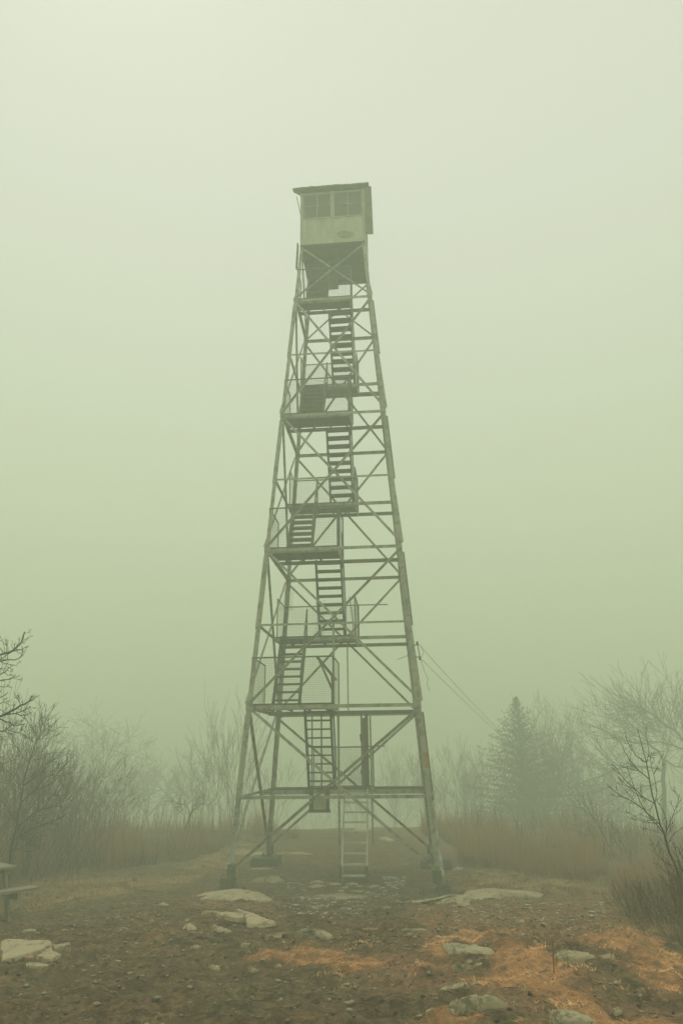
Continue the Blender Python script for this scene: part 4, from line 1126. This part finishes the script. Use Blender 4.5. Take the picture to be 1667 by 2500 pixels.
def grow(tm, p, d, L, r, lvl, rmin=.004, nb=4, wig=.16, up=.10, ratio=.62, ang=.75, trunk=None, segs=5, tmax=0):
    pts = [tuple(p)]; rad = [r]; q = Vector(p); dd = Vector(d).normalized(); kids = []
    end = max(rmin, r * .45)
    for i in range(segs):
        dd = (dd + rnd_dir(wig) + Vector((0, 0, up))).normalized()
        q = q + dd * (L / segs)
        t_ = (i + 1) / segs
        pts.append(tuple(q)); rad.append(r + (end - r) * t_)
        kids.append((q.copy(), dd.copy(), t_, rad[-1]))
    (trunk if trunk is not None else tm).tube(pts, rad, 5 if r > .05 else (4 if r > .015 else 3))
    if lvl <= 0: return
    for i in range(nb):
        t_ = R_.uniform(.25, 1.0); k = kids[min(segs - 1, int(t_ * segs))]
        side = k[1].cross(rnd_dir(1)).normalized()
        nd = (k[1] * math.cos(ang) + side * math.sin(ang) * R_.uniform(.7, 1.3)).normalized()
        grow(tm, k[0], nd, L * ratio * R_.uniform(.7, 1.2), max(rmin, k[3] * .62), lvl - 1, rmin, nb, wig, up, ratio, ang, None, max(3, segs - 1))
    k = kids[-1]
    grow(tm, k[0], k[1], L * ratio * 1.05, max(rmin, k[3] * .9), lvl - 1, rmin, nb, wig, up, ratio, ang, None, max(3, segs - 1))

def bare_tree(loc, h, lean, label, group=None, r=.13, lvl=4, nb=4, up=.10, ang=.8, rmin=.006, limbs=5, mat='bark', name='bare_tree', first=.35, cat='tree', wig=.16):
    root = empty(name, loc); tag(root, label, cat, group)
    tk, cr_ = TM(), TM()
    d = Vector((lean[0], lean[1], 1)).normalized()
    pts, rad = [(0, 0, -.3)], [r * 1.25]; q = Vector((0, 0, 0)); dd = d.copy(); L = h * first
    for i in range(5):
        dd = (dd + rnd_dir(.07)).normalized(); q = q + dd * (L / 5); pts.append(tuple(q)); rad.append(r * (1 - .07 * (i + 1)))
    tk.tube(pts, rad, 8); tk.build('trunk', M[mat], root)
    for i in range(limbs):
        a = 2 * math.pi * (i + R_.uniform(-.3, .3)) / limbs
        nd = (dd * math.cos(ang * .8) + Vector((math.cos(a), math.sin(a), .15)) * math.sin(ang * .8) * R_.uniform(.6, 1.3)).normalized()
        f_ = R_.uniform(.65, 1.0); pi = Vector(pts[-1]) if f_ > .9 else Vector(pts[int(1 + f_ * 4)])
        grow(cr_, pi, nd, h * (1 - first) * .46 * R_.uniform(.8, 1.15), r * .55, lvl, rmin, nb, wig, up, .62, ang)
    cr_.build('crown', M[mat], root)
    return root
def shrub(loc, h, spread, n, label, lean=(0, 0), r=.012, lvl=2, nb=3, mat='twig_red', rmin=.004, group=None, w=.4, ang=.45, name='bare_shrub', up=.10, cat='shrub'):
    tm = TM()
    for i in range(n):
        a = R_.uniform(0, 6.28); rr = R_.random() ** .6
        p = Vector((math.cos(a) * rr * w, math.sin(a) * rr * w * .7, -.1))
        d = Vector((math.cos(a) * spread * rr + lean[0], math.sin(a) * spread * rr + lean[1], 1))
        grow(tm, p, d, h * R_.uniform(.38, .66), r * R_.uniform(.6, 1.2), lvl, rmin, nb, .14, up, .58, ang)
    o = tm.build(name, M[mat]); o.location = loc
    return tag(o, label, cat, group)
KF = 1.38        # the thicket and the trees beyond the clearing stand this much deeper in the fog
def fy(y): return (y + 20.2) * KF - 20.2
def gl_(px, py, y=None):
    """ground spot: pixel column px at world depth y"""
    p = at_dist(px, 2000, y); return Vector((p.x, y, float(ground_h(p.x, y))))

def traced(paths, y, mat, root, r0, name='branch', yj=.0, twigs=0, tl=.12, r1=.0035, taper=.5):
    """limbs traced as pixel paths, standing at world depth y (with real depth wander) ; paths = (points, radius)"""
    tm = TM()
    for pts, r in paths:
        k = len(pts); P_ = []
        y0 = y + R_.uniform(-yj, yj) * .3; slope = R_.uniform(-yj, yj)
        for i, p in enumerate(pts): P_.append(at_dist(p[0], p[1], y0 + slope * i / k) - root.location)
        # subdivide with small wander
        Q, rad = [], []
        for i in range(k - 1):
            for j in range(3):
                t_ = j / 3; q = P_[i].lerp(P_[i + 1], t_) + rnd_dir(.004 * (P_[i + 1] - P_[i]).length / .3); Q.append(tuple(q)); rad.append(max(r1, r * (1 - taper * (i + t_) / (k - 1))))
        Q.append(tuple(P_[-1])); rad.append(max(r1, r * (1 - taper)))
        tm.tube(Q, rad, 5 if r > .012 else 4)
        for _ in range(int(twigs * k)):
            i = R_.randrange(len(Q) - 1); q = Vector(Q[i]); d = Vector(Q[i + 1]) - q
            if d.length < 1e-5: continue
            side = d.normalized().cross(Vector((0, 1, 0))) * R_.choice((-1, 1)) + rnd_dir(.3)
            nd = (d.normalized() * .8 + side * .7 + Vector((0, 0, .25))).normalized()
            grow(tm, q, nd, tl * R_.uniform(.5, 1.3), r1 * 1.1, 1, r1 * .8, 2, .15, .08, .6, .6, None, 3)
    return tm.build(name, M[mat], root)
ZT = lambda x, y: (x * .1276, 1520 + y * .1276)
ZR = lambda x, y: (1440 + x * .2975, 1650 + y * .2976)
Z5 = lambda x, y: (x * .3571, 1500 + y * .3571)

# tree whose branches reach in at the left edge; its trunk stands outside the frame
yt = -8.0
root = empty('branching_tree', gl_(-260, 0, yt)); tag(root, 'near tree outside the left edge whose dark bare branches reach into the picture', 'tree')
tp = [(-262, 2330), (-255, 2150), (-250, 1960), (-235, 1820), (-215, 1700), (-205, 1600), (-190, 1480)]
traced([(tp, .10)], yt, 'bark', root, .10, 'trunk', 0, 0, taper=.6)
A = [([(-215, 1700), (-120, 1650), (-50, 1622), *zz(ZT, (0,615),(200,570),(270,520),(340,460),(410,385),(440,300),(475,175))], .022),
     (zz(ZT, (410,390),(470,395),(555,280)), .006), (zz(ZT, (270,520),(235,460),(240,340)), .006), (zz(ZT, (130,590),(140,450),(170,330)), .006),
     (zz(ZT, (240,545),(350,515),(430,515),(550,440)), .009), (zz(ZT, (100,600),(90,480),(60,300)), .007), (zz(ZT, (140,450),(70,380),(-40,300)), .006),
     ([(-120, 1650), (-40, 1625), ZT(0,720), ZT(100,650), ZT(210,575)], .012),
     ([(-205, 1690), (-90, 1640), *zz(ZT, (0,740),(140,710),(300,715),(380,680),(420,620),(450,520))], .013),
     (zz(ZT, (380,680),(430,650),(455,615)), .005), (zz(ZT, (0,740),(130,785),(240,812),(330,820),(345,770)), .007), (zz(ZT, (140,710),(155,640),(150,600)), .005),
     ([(-205, 1720), (-80, 1665), *zz(ZT, (0,1000),(100,950),(150,900),(178,850))], .012), (zz(ZT, (100,950),(150,1010),(200,1005),(240,985)), .006),
     ([(-205, 1730), (-80, 1680), *zz(ZT, (0,1115),(60,1095),(190,1090),(270,1050),(325,1030))], .011), (zz(ZT, (190,1090),(215,1045)), .006), (zz(ZT, (0,880),(90,885),(130,880)), .005),
     ([(-205, 1735), (-80, 1690), *zz(ZT, (0,1220),(100,1235),(150,1215),(188,1195))], .008),
     ([(-225, 1790), (-100, 1768), *zz(ZT, (0,1800),(120,1750),(220,1700),(330,1640),(400,1585),(490,1560),(570,1500),(620,1400))], .024),
     (zz(ZT, (570,1505),(625,1495),(710,1410)), .006), (zz(ZT, (400,1585),(390,1540),(330,1440),(270,1325)), .008), (zz(ZT, (365,1490),(380,1390)), .005),
     (zz(ZT, (100,1755),(180,1755),(300,1740),(430,1695),(540,1640),(592,1600)), .012), (zz(ZT, (300,1740),(400,1775),(510,1770),(560,1745),(617,1710)), .009),
     (zz(ZT, (200,1710),(270,1630),(325,1510)), .006), (zz(ZT, (420,1690),(410,1660),(425,1630)), .005), (zz(ZT, (510,1768),(485,1715)), .005), (zz(ZT, (120,1750),(60,1690),(-20,1640)), .008),
     ([(-228, 1800), (-100, 1775), *zz(ZT, (0,1838),(120,1900),(210,1920),(270,1980),(340,1965),(475,1945))], .014), (zz(ZT, (340,1965),(400,1930),(432,1900)), .005),
     ([(-230, 1830), (-80, 1800), *zz(ZT, (0,2070),(50,2085),(110,2070),(190,1990),(205,1885))], .014), (zz(ZT, (110,2080),(160,2110),(210,2140),(290,2100),(380,2100),(430,2035)), .008),
     (zz(ZT, (150,2060),(230,2080),(300,2092)), .006), (zz(ZT, (300,2092),(350,2120),(445,2130)), .005), (zz(ZT, (190,1990),(260,1960),(345,1900)), .006),
     ([(-220, 1760), (-80, 1720), *zz(ZT, (0,1440),(80,1400),(165,1330))], .010), (zz(ZT, (0,1560),(60,1520),(150,1550),(200,1495)), .006), (zz(ZT, (-30,1380),(40,1300)), .006)]
A = [a for a in A if a]
traced(A, yt, 'twig_dark', root, .02, 'crown', .35, .9, .09, .0036)

# left sapling with a forked tip
ys = -3.6
root = empty('bare_sapling', gl_(24, 0, ys)); tag(root, 'slender forked sapling with upswept branches at the left behind the picnic table', 'tree')
T = [Z5(72,1640), Z5(90,1540), Z5(118,1430), Z5(140,1300), Z5(165,1140), Z5(205,1000), Z5(235,910), Z5(250,868)]
b0p = G(24, 2180)
traced([([(20, 2200), *T], .030)], ys, 'bark', root, .03, 'trunk', 0, 0, taper=.72)
traced([(zz(Z5, (250,868),(240,820),(222,760),(214,672)), .008), (zz(Z5, (250,868),(280,800),(295,740),(311,650)), .009), (zz(Z5, (250,875),(300,835),(352,798)), .008), (zz(Z5, (245,880),(210,855),(188,848)), .005), (zz(Z5, (280,800),(320,770)), .005),
        (zz(Z5, (118,1470),(180,1400),(250,1350),(370,1310),(440,1260),(482,1210)), .013), (zz(Z5, (145,1290),(190,1240),(250,1200),(330,1170),(380,1110),(412,1060),(430,1010)), .012),
        (zz(Z5, (163,1180),(200,1120),(250,1080),(310,1030),(345,960)), .010), (zz(Z5, (95,1545),(150,1510),(200,1480),(300,1440),(430,1385),(470,1350)), .012), (zz(Z5, (250,1200),(300,1120),(380,1090)), .007),
        (zz(Z5, (300,1330),(360,1240),(390,1225)), .007), (zz(Z5, (190,1010),(150,960),(120,900)), .007), (zz(Z5, (150,1200),(100,1120),(60,1040)), .009), (zz(Z5, (120,1420),(60,1330),(10,1260)), .010), (zz(Z5, (205,1000),(260,990),(320,950)), .006),
        (zz(Z5, (75,1620),(130,1600),(200,1570),(260,1530)), .008)], ys, 'bark', root, .01, 'crown', .5, 3.2, .30, .0048)

# shrubs of the left thicket
for i, (px, y, h, sp, n, lean, lb) in enumerate([
        (-60, -1.5, 3.8, .34, 22, (.10, 0), 'dense bare shrub at the far left edge behind the sapling'),
        (40, .5, 3.4, .45, 22, (.05, 0), 'dense many stemmed shrub behind the forked sapling'),
        (110, 2.0, 2.7, .6, 17, (.20, 0), 'lower spreading shrub right of the forked sapling'),
        (-140, -3.0, 2.6, .5, 16, (.35, 0), 'shrub leaning in over the picnic table from the left edge'),
        (190, 6.0, 2.4, .6, 18, (.1, 0), 'low thin shrub between the sapling and the foggy trees')]):
    shrub(gl_(px, 0, y), h, sp, n, lb, lean, .013, 3, 3, 'twig_red', .0036, 'shrubs of the left thicket', .9, .55)

# foggy trees behind the weeds on the left
for (px, y, h, ln, lim, lb) in [
        (-10, 30, 11.2, (.1, 0), 6, 'faint bare tree rising behind the left shrubs at the frame edge'),
        (120, 33, 12.2, (.05, 0), 6, 'tallest faint spreading tree behind the forked sapling'),
        (205, 30, 10.6, (-.1, 0), 7, 'faint broad tree with low sprawling limbs left of centre'),
        (300, 34, 11.2, (.25, 0), 6, 'faint tree leaning right in the middle of the foggy left row'),
        (370, 37, 10.2, (-.15, 0), 6, 'very faint round crowned tree near the right end of the left row'),
        (425, 35, 7.6, (.15, 0), 5, 'last and lowest faint tree at the right end of the left row')]:
    bare_tree(gl_(px, 0, fy(y - 6)), h * KF * .74, ln, lb, 'bare trees in the fog on the left', .18, 3, 4, .05, .95, .013, lim, first=.26, wig=.24)
bare_tree(gl_(440, 0, 8), 2.6, (.25, 0), 'small crooked leaning tree in the weeds left of the tower', None, .035, 2, 3, .08, .8, .006, 5, 'bark', name='small_tree', first=.45, wig=.25)
shrub(gl_(572, 0, 18), 6.2, .34, 16, 'tall fan shaped shrub just left of the tower base', (-.14, 0), .018, 2, 3, 'bark', .006, None, .5, .35)
shrub(gl_(500, 0, 22), 4.4, .40, 12, 'lower faint shrub left of the fan shaped one', (-.05, 0), .015, 2, 3, 'bark', .007, None, .7, .45)
shrub(gl_(640, 0, 28), 4.6, .45, 12, 'faint shrub seen between the left tower legs', (0, 0), .015, 2, 3, 'bark', .008, None, .8, .45)

# right side
def spruce(loc, h, wbase, label):
    root = empty('spruce_tree', loc); tag(root, label, 'tree')
    tk = TM(); tk.tube([(0, 0, -.3), (0.03, 0, h * .5), (0, 0, h)], [.16, .09, .012], 8); tk.build('trunk', M['bark'], root)
    V = []; z = h * .06; az = 0.0
    while z < h - .05:
        f = 1 - z / h
        Lb = wbase * (f ** 1.05) * R_.uniform(.65, 1.15) + .06
        nb = 5 + int(4 * f)
        for i in range(nb):
            az += 2.4; z0_ = z; Lr = Lb * R_.uniform(.7, 1.15)
            dx, dy = math.cos(az), math.sin(az); dz0 = .25 * (1 - f) * 2 - .18
            k = max(3, int(Lr / .125))
            for j in range(1, k + 1):
                t_ = j / k; r_ = Lr * t_
                cz = z + dz0 * r_ + .10 * Lr * (t_ ** 2) + R_.gauss(0, .05)
                cx_, cy_ = dx * r_, dy * r_
                for s_ in (-1, 0, 1):
                    ls = (.20 * (1 - .45 * t_) + .05) * R_.uniform(.7, 1.2) * (.55 + .6 * f)
                    a2 = az + s_ * R_.uniform(.6, 1.0)
                    ex, ey = cx_ + math.cos(a2) * ls, cy_ + math.sin(a2) * ls; ez = cz - R_.uniform(.0, .16)
                    wx, wy = -math.sin(a2) * .032, math.cos(a2) * .032
                    V.extend([(cx_ - wx, cy_ - wy, cz), (cx_ + wx, cy_ + wy, cz + .012), (ex, ey, ez), (cx_, cy_, cz - .06), (cx_ * .98 + ex * .02, cy_, cz + .035), ((cx_ + ex) / 2, (cy_ + ey) / 2, ez - .05)])
        z += .105 + .09 * f
    V = np.array(V); Fc = np.arange(len(V)).reshape(-1, 3)
    np_mesh('crown', V, Fc, M['needle'], False, root)
spruce(gl_(1284, 0, 28.0), 7.9, 5.4, 'dark pointed spruce standing alone in the fog to the right of the tower')

for (px, y, h, sp, n, lb) in [
        (1130, 20, 3.5, .35, 11, 'faint thicket shrub right behind the far right tower leg'),
        (1195, 18, 3.2, .45, 11, 'bushy faint shrub in front of the left side of the spruce'),
        (1290, 14, 2.6, .5, 11, 'thin shrub in front of the foot of the spruce'),
        (1345, 13, 4.2, .20, 14, 'tall narrow cluster of upright stems right of the spruce'),
        (1400, 17, 3.8, .40, 14, 'looser shrub right of the tall stem cluster'),
        (1075, 21, 3.2, .45, 14, 'low faint shrub showing through the right side of the tower'),
        (960, 25, 3.8, .45, 14, 'faint shrub seen behind the middle of the tower base'),
        (860, 28, 3.8, .45, 14, 'fainter shrub seen behind the access ladder'),
        (1470, 19, 3.4, .45, 14, 'dim shrub below the low limbs of the big oak')]:
    shrub(gl_(px, 0, fy(y)), h * KF, sp, n, lb, (0, 0), .018, 3, 3, 'bark', .0068, 'shrubs in the fog behind the tower', .9, .4)
# big oak on the right
yo = 25.0
root = empty('oak_tree', gl_(1622, 0, yo)); tag(root, 'big wide spreading bare oak fading in the fog at the right edge', 'tree')
traced([([(1630, 2110), (1622, 2000), (1619, 1930), (1618, 1850)], .17)], yo, 'bark', root, .2, 'trunk', 0, 0, taper=.35)
OL = [(zz(ZR, (598,690),(560,620),(480,560),(380,548),(280,530),(180,490),(90,440),(-10,395)), .075), (zz(ZR, (600,680),(690,742),(780,760)), .07),
      (zz(ZR, (590,780),(500,750),(380,742),(250,752),(160,790),(80,828),(-60,870),(-150,900)), .065), (zz(ZR, (480,560),(420,460),(330,400),(250,370),(170,345)), .04),
      (zz(ZR, (610,690),(640,600),(600,500),(520,420),(400,370)), .045), (zz(ZR, (250,752),(180,700),(100,650),(60,590)), .035), (zz(ZR, (598,860),(480,900),(350,930),(200,1010),(100,1060),(-20,1040)), .05),
      (zz(ZR, (350,930),(280,1050),(180,1120),(60,1180)), .03), (zz(ZR, (600,950),(500,1080),(380,1150),(220,1190),(80,1260),(0,1320)), .04), (zz(ZR, (380,742),(300,830),(180,900),(60,930)), .03)]
traced(OL, yo, 'bark', root, .05, 'crown', 4.0, 5.0, 1.7, .0115, .7)
# upper limbs of the next tree, whose trunk is beyond the right edge
root = empty('oak_tree', gl_(1780, 0, 23.0)); tag(root, 'bare tree beyond the right edge whose high limbs arch over the big oak', 'tree')
traced([([(1790, 2150), (1785, 2000), (1775, 1890)], .26)], 23.0, 'bark', root, .2, 'trunk', 0, 0, taper=.3)
traced([([(1775, 1890), *zz(ZR, (900,640),(763,535),(700,450),(620,410),(560,350),(480,300),(420,265),(390,180))], .07),
        ([(1775, 1900), *zz(ZR, (900,680),(763,605),(680,570),(580,545),(480,540),(400,500),(300,470),(180,450))], .055),
        (zz(ZR, (700,450),(660,330),(680,230),(715,90)), .035), (zz(ZR, (620,410),(520,330),(500,230),(530,130)), .03), (zz(ZR, (560,350),(440,270),(320,240),(200,275)), .03), (zz(ZR, (480,300),(400,300),(310,330),(300,160)), .022), (zz(ZR, (763,540),(760,400),(740,300)), .03), (zz(ZR, (680,570),(600,470),(500,430),(420,440)), .03)],
       23.0, 'bark', root, .05, 'crown', 3.4, 5.0, 1.4, .0115, .7)
# leaning small tree in the right middle distance
yl = 4.0
root = empty('small_tree', gl_(1548, 0, yl)); tag(root, 'small bare tree leaning left out of the weeds under the big oak', 'tree')
traced([(zz(ZR, (345,1745),(330,1700),(280,1610),(240,1550),(200,1480),(160,1420),(120,1330),(80,1260)), .028)], yl, 'bark', root, .03, 'trunk', 0, 0, taper=.6)
traced([(zz(ZR, (80,1260),(50,1190),(0,1130),(-30,1050)), .012), (zz(ZR, (200,1480),(130,1420),(60,1395),(-30,1380)), .012), (zz(ZR, (240,1550),(255,1470),(235,1390),(260,1310)), .012), (zz(ZR, (160,1420),(170,1330),(200,1270)), .010), (zz(ZR, (120,1330),(60,1310),(0,1350)), .009), (zz(ZR, (330,1700),(340,1560),(330,1450),(350,1330)), .012), (zz(ZR, (335,1500),(390,1440)), .007)], yl, 'bark', root, .01, 'crown', 1.0, 4, .45, .0055)
# nearest sapling, right edge
yr = -9.3
root = empty('bare_sapling', gl_(1715, 0, yr)); tag(root, 'nearest dark leaning sapling with upswept twigs at the right edge', 'tree')
traced([([(1718, 2330), (1700, 2260), *zz(ZR, (790,1860),(762,1790),(715,1600),(650,1450),(610,1310),(580,1230),(525,1040),(485,860),(460,710),(420,560),(382,420))], .026)], yr, 'twig_dark', root, .03, 'trunk', 0, 0, taper=.86, r1=.003)
B_ = [[(612,1310),(520,1190),(450,1110),(390,990),(340,860),(295,730)], [(580,1230),(430,1090),(330,1020),(240,980),(135,895)], [(525,1045),(440,1000),(370,930),(280,850),(180,720)],
      [(485,850),(400,780),(330,700),(280,620),(245,540)], [(460,715),(380,660),(330,590),(285,490)], [(460,710),(480,640),(470,540),(445,455)], [(530,1040),(548,960),(530,840),(500,740),(490,640)],
      [(615,1300),(650,1220),(690,1110),(720,1030),(730,970)], [(590,1300),(510,1270),(415,1247)], [(715,1600),(620,1540),(540,1450),(515,1370)], [(690,1560),(600,1520),(540,1470),(510,1425)],
      [(768,1790),(660,1730),(560,1620)], [(740,1720),(650,1610),(580,1590),(520,1530)], [(520,810),(560,740),(572,700)], [(640,1370),(690,1290),(763,1240)], [(450,1110),(380,1050),(290,940)],
      [(620,1290),(625,1200),(600,1110),(560,1040)], [(370,930),(290,900),(225,880)], [(560,1180),(480,1190),(400,1170),(285,1105)], [(575,1210),(500,1205),(420,1190),(330,1165)], [(440,1000),(360,960),(230,830)], [(400,780),(300,760),(235,720)], [(640,1400),(600,1380)], [(610,1330),(650,1270),(660,1150)]]
traced([(zz(ZR, *q), .0075 if i < 5 else .005) for i, q in enumerate(B_)], yr, 'twig_dark', root, .01, 'crown', .45, 1.2, .10, .0030, .55)
root = empty('bare_sapling', gl_(1745, 0, -10.2)); tag(root, 'second thin sapling cut by the right edge beside the leaning one', 'tree')
traced([([(1745, 2380), (1720, 2250), ZR(830, 1750), ZR(763, 1620), ZR(730, 1560), ZR(695, 1410)], .011)], -10.2, 'twig_dark', root, .01, 'trunk', 0, 0, taper=.7, r1=.003)
traced([([ZR(763, 1620), ZR(720, 1500), ZR(670, 1430)], .006), ([ZR(763, 1510), ZR(740, 1460), ZR(715, 1400)], .006)], -10.2, 'twig_dark', root, .01, 'crown', .2, 1, .1, .003)
# near shrub on the right: many thin stems leaning left
for (px, y, h, n, ln, lb) in [(1660, -11.3, .85, 40, (-.40, 0), 'bushy near shrub of thin stems at the right edge beside the orange grass'),
                              (1590, -10.2, .65, 30, (-.60, .05), 'low front part of the near shrubs leaning out over the tan grass'),
                              (1700, -9.6, .95, 34, (-.30, 0), 'taller thin stemmed shrub behind the bushy one at the right edge'),
                              (1560, -9.2, .55, 30, (-.35, 0), 'smallest wiry shrub on the grass bank left of the bushy one')]:
    shrub(gl_(px, 0, y), h, .38, n, lb, ln, .0036, 2, 2, 'twig_red', .0019, 'near shrubs at the right edge', .42, .28, name='wiry_shrub')
def stalk(pts, y, r, label, mat='twig_red', nt_=0):
    root_loc = at_dist(*pts[0], y); root_loc.z = float(ground_h(root_loc.x, root_loc.y)) - .02
    tm = TM(); Q = [at_dist(*p, y) - root_loc for p in pts]; Q = [Vector((0, 0, 0))] + Q[1:] if len(Q) > 2 else Q
    tm.tube([tuple(q) for q in Q], [r * (1 - .6 * i / len(Q)) for i in range(len(Q))], 4)
    for i in range(nt_):
        j = R_.randrange(1, len(Q)); grow(tm, Q[j], (R_.choice((-1, 1)) * .5, .1, .8), .06, r * .5, 0, r * .4)
    o = tm.build('weed_stalk', M[mat]); o.location = root_loc
    tag(o, label, 'weed')
p = G(*Z8(975, 632))
stalk(zz(Z8, (975,640),(972,560),(968,500),(964,450)), p.y, .006, 'single tall brown stalk rising from the crest of the orange grass')
p = G(*Z8(1043, 735))
stalk(zz(Z8, (1043,735),(1042,715),(1040,700)), p.y, .004, 'short stub of a stalk lower in the orange grass')
p = G(*Z8(985, 600))
stalk(zz(Z8, (978,560),(985,510),(995,470),(992,445)), p.y, .003, 'thin pale twig beside the tall brown stalk')
for (pts, y, lb) in [(zz(ZR, (605,1960),(590,1860),(555,1730),(475,1610)), -9.0, 'curved wand of twig rising left from the near right shrubs'),
                     (zz(ZR, (210,1960),(195,1900),(190,1850)), -6.5, 'lone short stalk on the ground left of the near right shrubs'),
                     (zz(ZR, (372,1990),(370,1900),(365,1760)), -8.5, 'thin upright stalk on the tan grass bank'),
                     (zz(ZR, (740,1930),(720,1820),(690,1750)), -9.0, 'short twig standing above the bushy right shrub')]:
    stalk(pts, y, .0045, lb)

# faint mass of scrub far behind
def far_scrub(name, x0, x1, y0, y1, n, h0, h1, wd):
    tm = TM()
    for i in range(n):
        px = R_.uniform(x0, x1); y = R_.uniform(y0, y1); p = gl_(px, 0, y)
        h = R_.uniform(h0, h1); a = p + Vector((0, 0, -.2)); d = Vector((R_.gauss(0, .22), R_.gauss(0, .1), 1))
        grow(tm, a, d, h * .6, wd, 1, wd * .5, 4, .12, .06, .6, .5, None, 4)
    return tag(tm.build(name, M['bark']), kind='stuff')
far_scrub('scrub_undergrowth', -60, 1700, 36, 62, 240, 2.4, 4.6, .013)
far_scrub('thicket_undergrowth', 1040, 1520, 22, 36, 210, 1.8, 4.2, .011)
far_scrub('left_thicket_undergrowth', -120, 260, -1, 8, 230, 1.0, 2.8, .007)

weeds('tall_stalk_weeds', [([(-14, 1), (-8.5, 2), (-4.6, 8), (-3.8, 14), (-6, 17), (-15, 14)], 700, .8, 1.7), ([(4.6, 5), (11, 1), (15, 4), (14, 12), (9, 16), (3.6, 14), (3.2, 11)], 650, .8, 1.6),
    ([(60,2150),(140,2130),(300,2125),(420,2110),(540,2075),(590,2052),(400,2052),(60,2090)], 500, .6, 1.2)], .017, 'stalks', .2)

# ------------------------------------------------------------------ picnic table cut by the left edge
tp_ = G(21, 2252)
root = empty('picnic_table', (tp_.x, tp_.y, tp_.z), math.radians(0)); tag(root, 'weathered wooden picnic table cut off by the left edge of the picture', 'table')
def loc_(px, py, z):    # pixel -> table frame at height z above the table's foot
    d = pix_ray(px, py); t_ = (tp_.z + z - CAM.z) / d.z; q = CAM + d * t_; return Vector((q.x - tp_.x, q.y - tp_.y, z))
def board(a, b_, wd, th, name, mat='wood', par=None):
    d = (b_ - a).normalized(); s_ = Vector((d.y, -d.x, 0)).normalized(); mb = MB()
    mb.prism(a, b_, s_, uz, 0, wd, -th, 0)
    return mb.build(name, M[mat], par or root)
e1 = loc_(89, 2163, .46); e0 = loc_(-10, 2177, .46); dr = (e0 - e1).normalized()
sv = Vector((dr.y, -dr.x, 0))
sgn = 1 if sv.y < 0 else -1
def bd(o0, L, off, wd, z, th, name):
    s_ = sv * sgn; a = o0 + s_ * off; a.z = z; b_ = a + Vector((dr.x, dr.y, 0)) * L; b_.z = z
    mb = MB(); mb.prism(a, b_, s_, uz, 0, wd, -th, 0); return mb.build(name, M['wood'], root)
bd(e1, 1.85, 0, .13, .46, .042, 'seat_board'); bd(e1, 1.85, -.14, .13, .46, .042, 'seat_board')
t1 = loc_(33, 2112, .76)
for i in range(5): bd(t1, 1.85, -.145 * i, .135, .76, .04, 'table_board')
bd(t1, 1.85, -.98, .13, .46, .042, 'seat_board'); bd(t1, 1.85, -1.12, .13, .46, .042, 'seat_board')
for k in (.30, 1.5):
    s_ = sv * sgn; o0 = e1 + Vector((dr.x, dr.y, 0)) * k; mb = MB()
    a = Vector((o0.x, o0.y, .375)) + s_ * .12; b_ = a - s_ * 1.55
    mb.prism(a, b_, Vector((dr.x, dr.y, 0)), uz, 0, .04, -.07, .04); mb.build('seat_bearer', M['wood'], root)
    tt_ = Vector((o0.x, o0.y, 0)) - s_ * .70
    mb = MB(); mb.prism(tt_ + s_ * .36 + uz * .68, tt_ - s_ * .36 + uz * .68, Vector((dr.x, dr.y, 0)), uz, 0, .04, -.05, .035); mb.build('top_bearer', M['wood'], root)
    for sg in (1, -1):
        mb = MB(); foot = tt_ + s_ * sg * .66 + Vector((dr.x, dr.y, 0)) * .045; head = tt_ + s_ * sg * .28 + uz * .70 + Vector((dr.x, dr.y, 0)) * .045
        mb.prism(foot - uz * .06, head, s_, Vector((dr.x, dr.y, 0)), -.055, .055, 0, .04); mb.build('leg', M['wood'], root)

# weathered post frame far right
yp = 2.0
pf = gl_(1612, 0, yp); root = empty('post_frame', pf); tag(root, 'faint weathered wooden post frame standing in the weeds at the right', 'frame')
a = at_dist(1608, 2054, yp) - pf; b_ = at_dist(1634, 2056, yp) - pf; mb = MB()
mb.prism(Vector((a.x - .04, 0, -.3)), Vector((a.x, 0, a.z)), ux, uy, -.05, .05, -.05, .05); mb.build('post', M['wood'], root)
mb = MB(); mb.prism(Vector((b_.x - .11, .25, -.3)), Vector((b_.x - .16, .25, a.z - .04)), ux, uy, -.04, .04, -.04, .04); mb.build('post', M['wood'], root)
mb = MB(); mb.prism(Vector((a.x - .06, -.055, a.z + .002)), Vector((b_.x + .05, .30, a.z + .002)), uz, uy, 0, .06, -.04, .04); mb.build('top_rail', M['wood'], root)

# ------------------------------------------------------------------ haze
FOG_D = 0.0215
mt = bpy.data.materials.new('fog_air'); mt.use_nodes = True
t = mt.node_tree; t.nodes.clear()
o_ = t.nodes.new('ShaderNodeOutputMaterial'); pv = t.nodes.new('ShaderNodeVolumePrincipled')
pv.inputs['Color'].default_value = (.90, .985, .855, 1)
pv.inputs['Density'].default_value = FOG_D
pv.inputs['Anisotropy'].default_value = 0.1
t.links.new(pv.outputs[0], o_.inputs['Volume'])
mb = MB(); mb.box(-520, 520, -62, 520, -40, 24.0)
hz = mb.build('haze', mt)
tag(hz, kind='stuff')
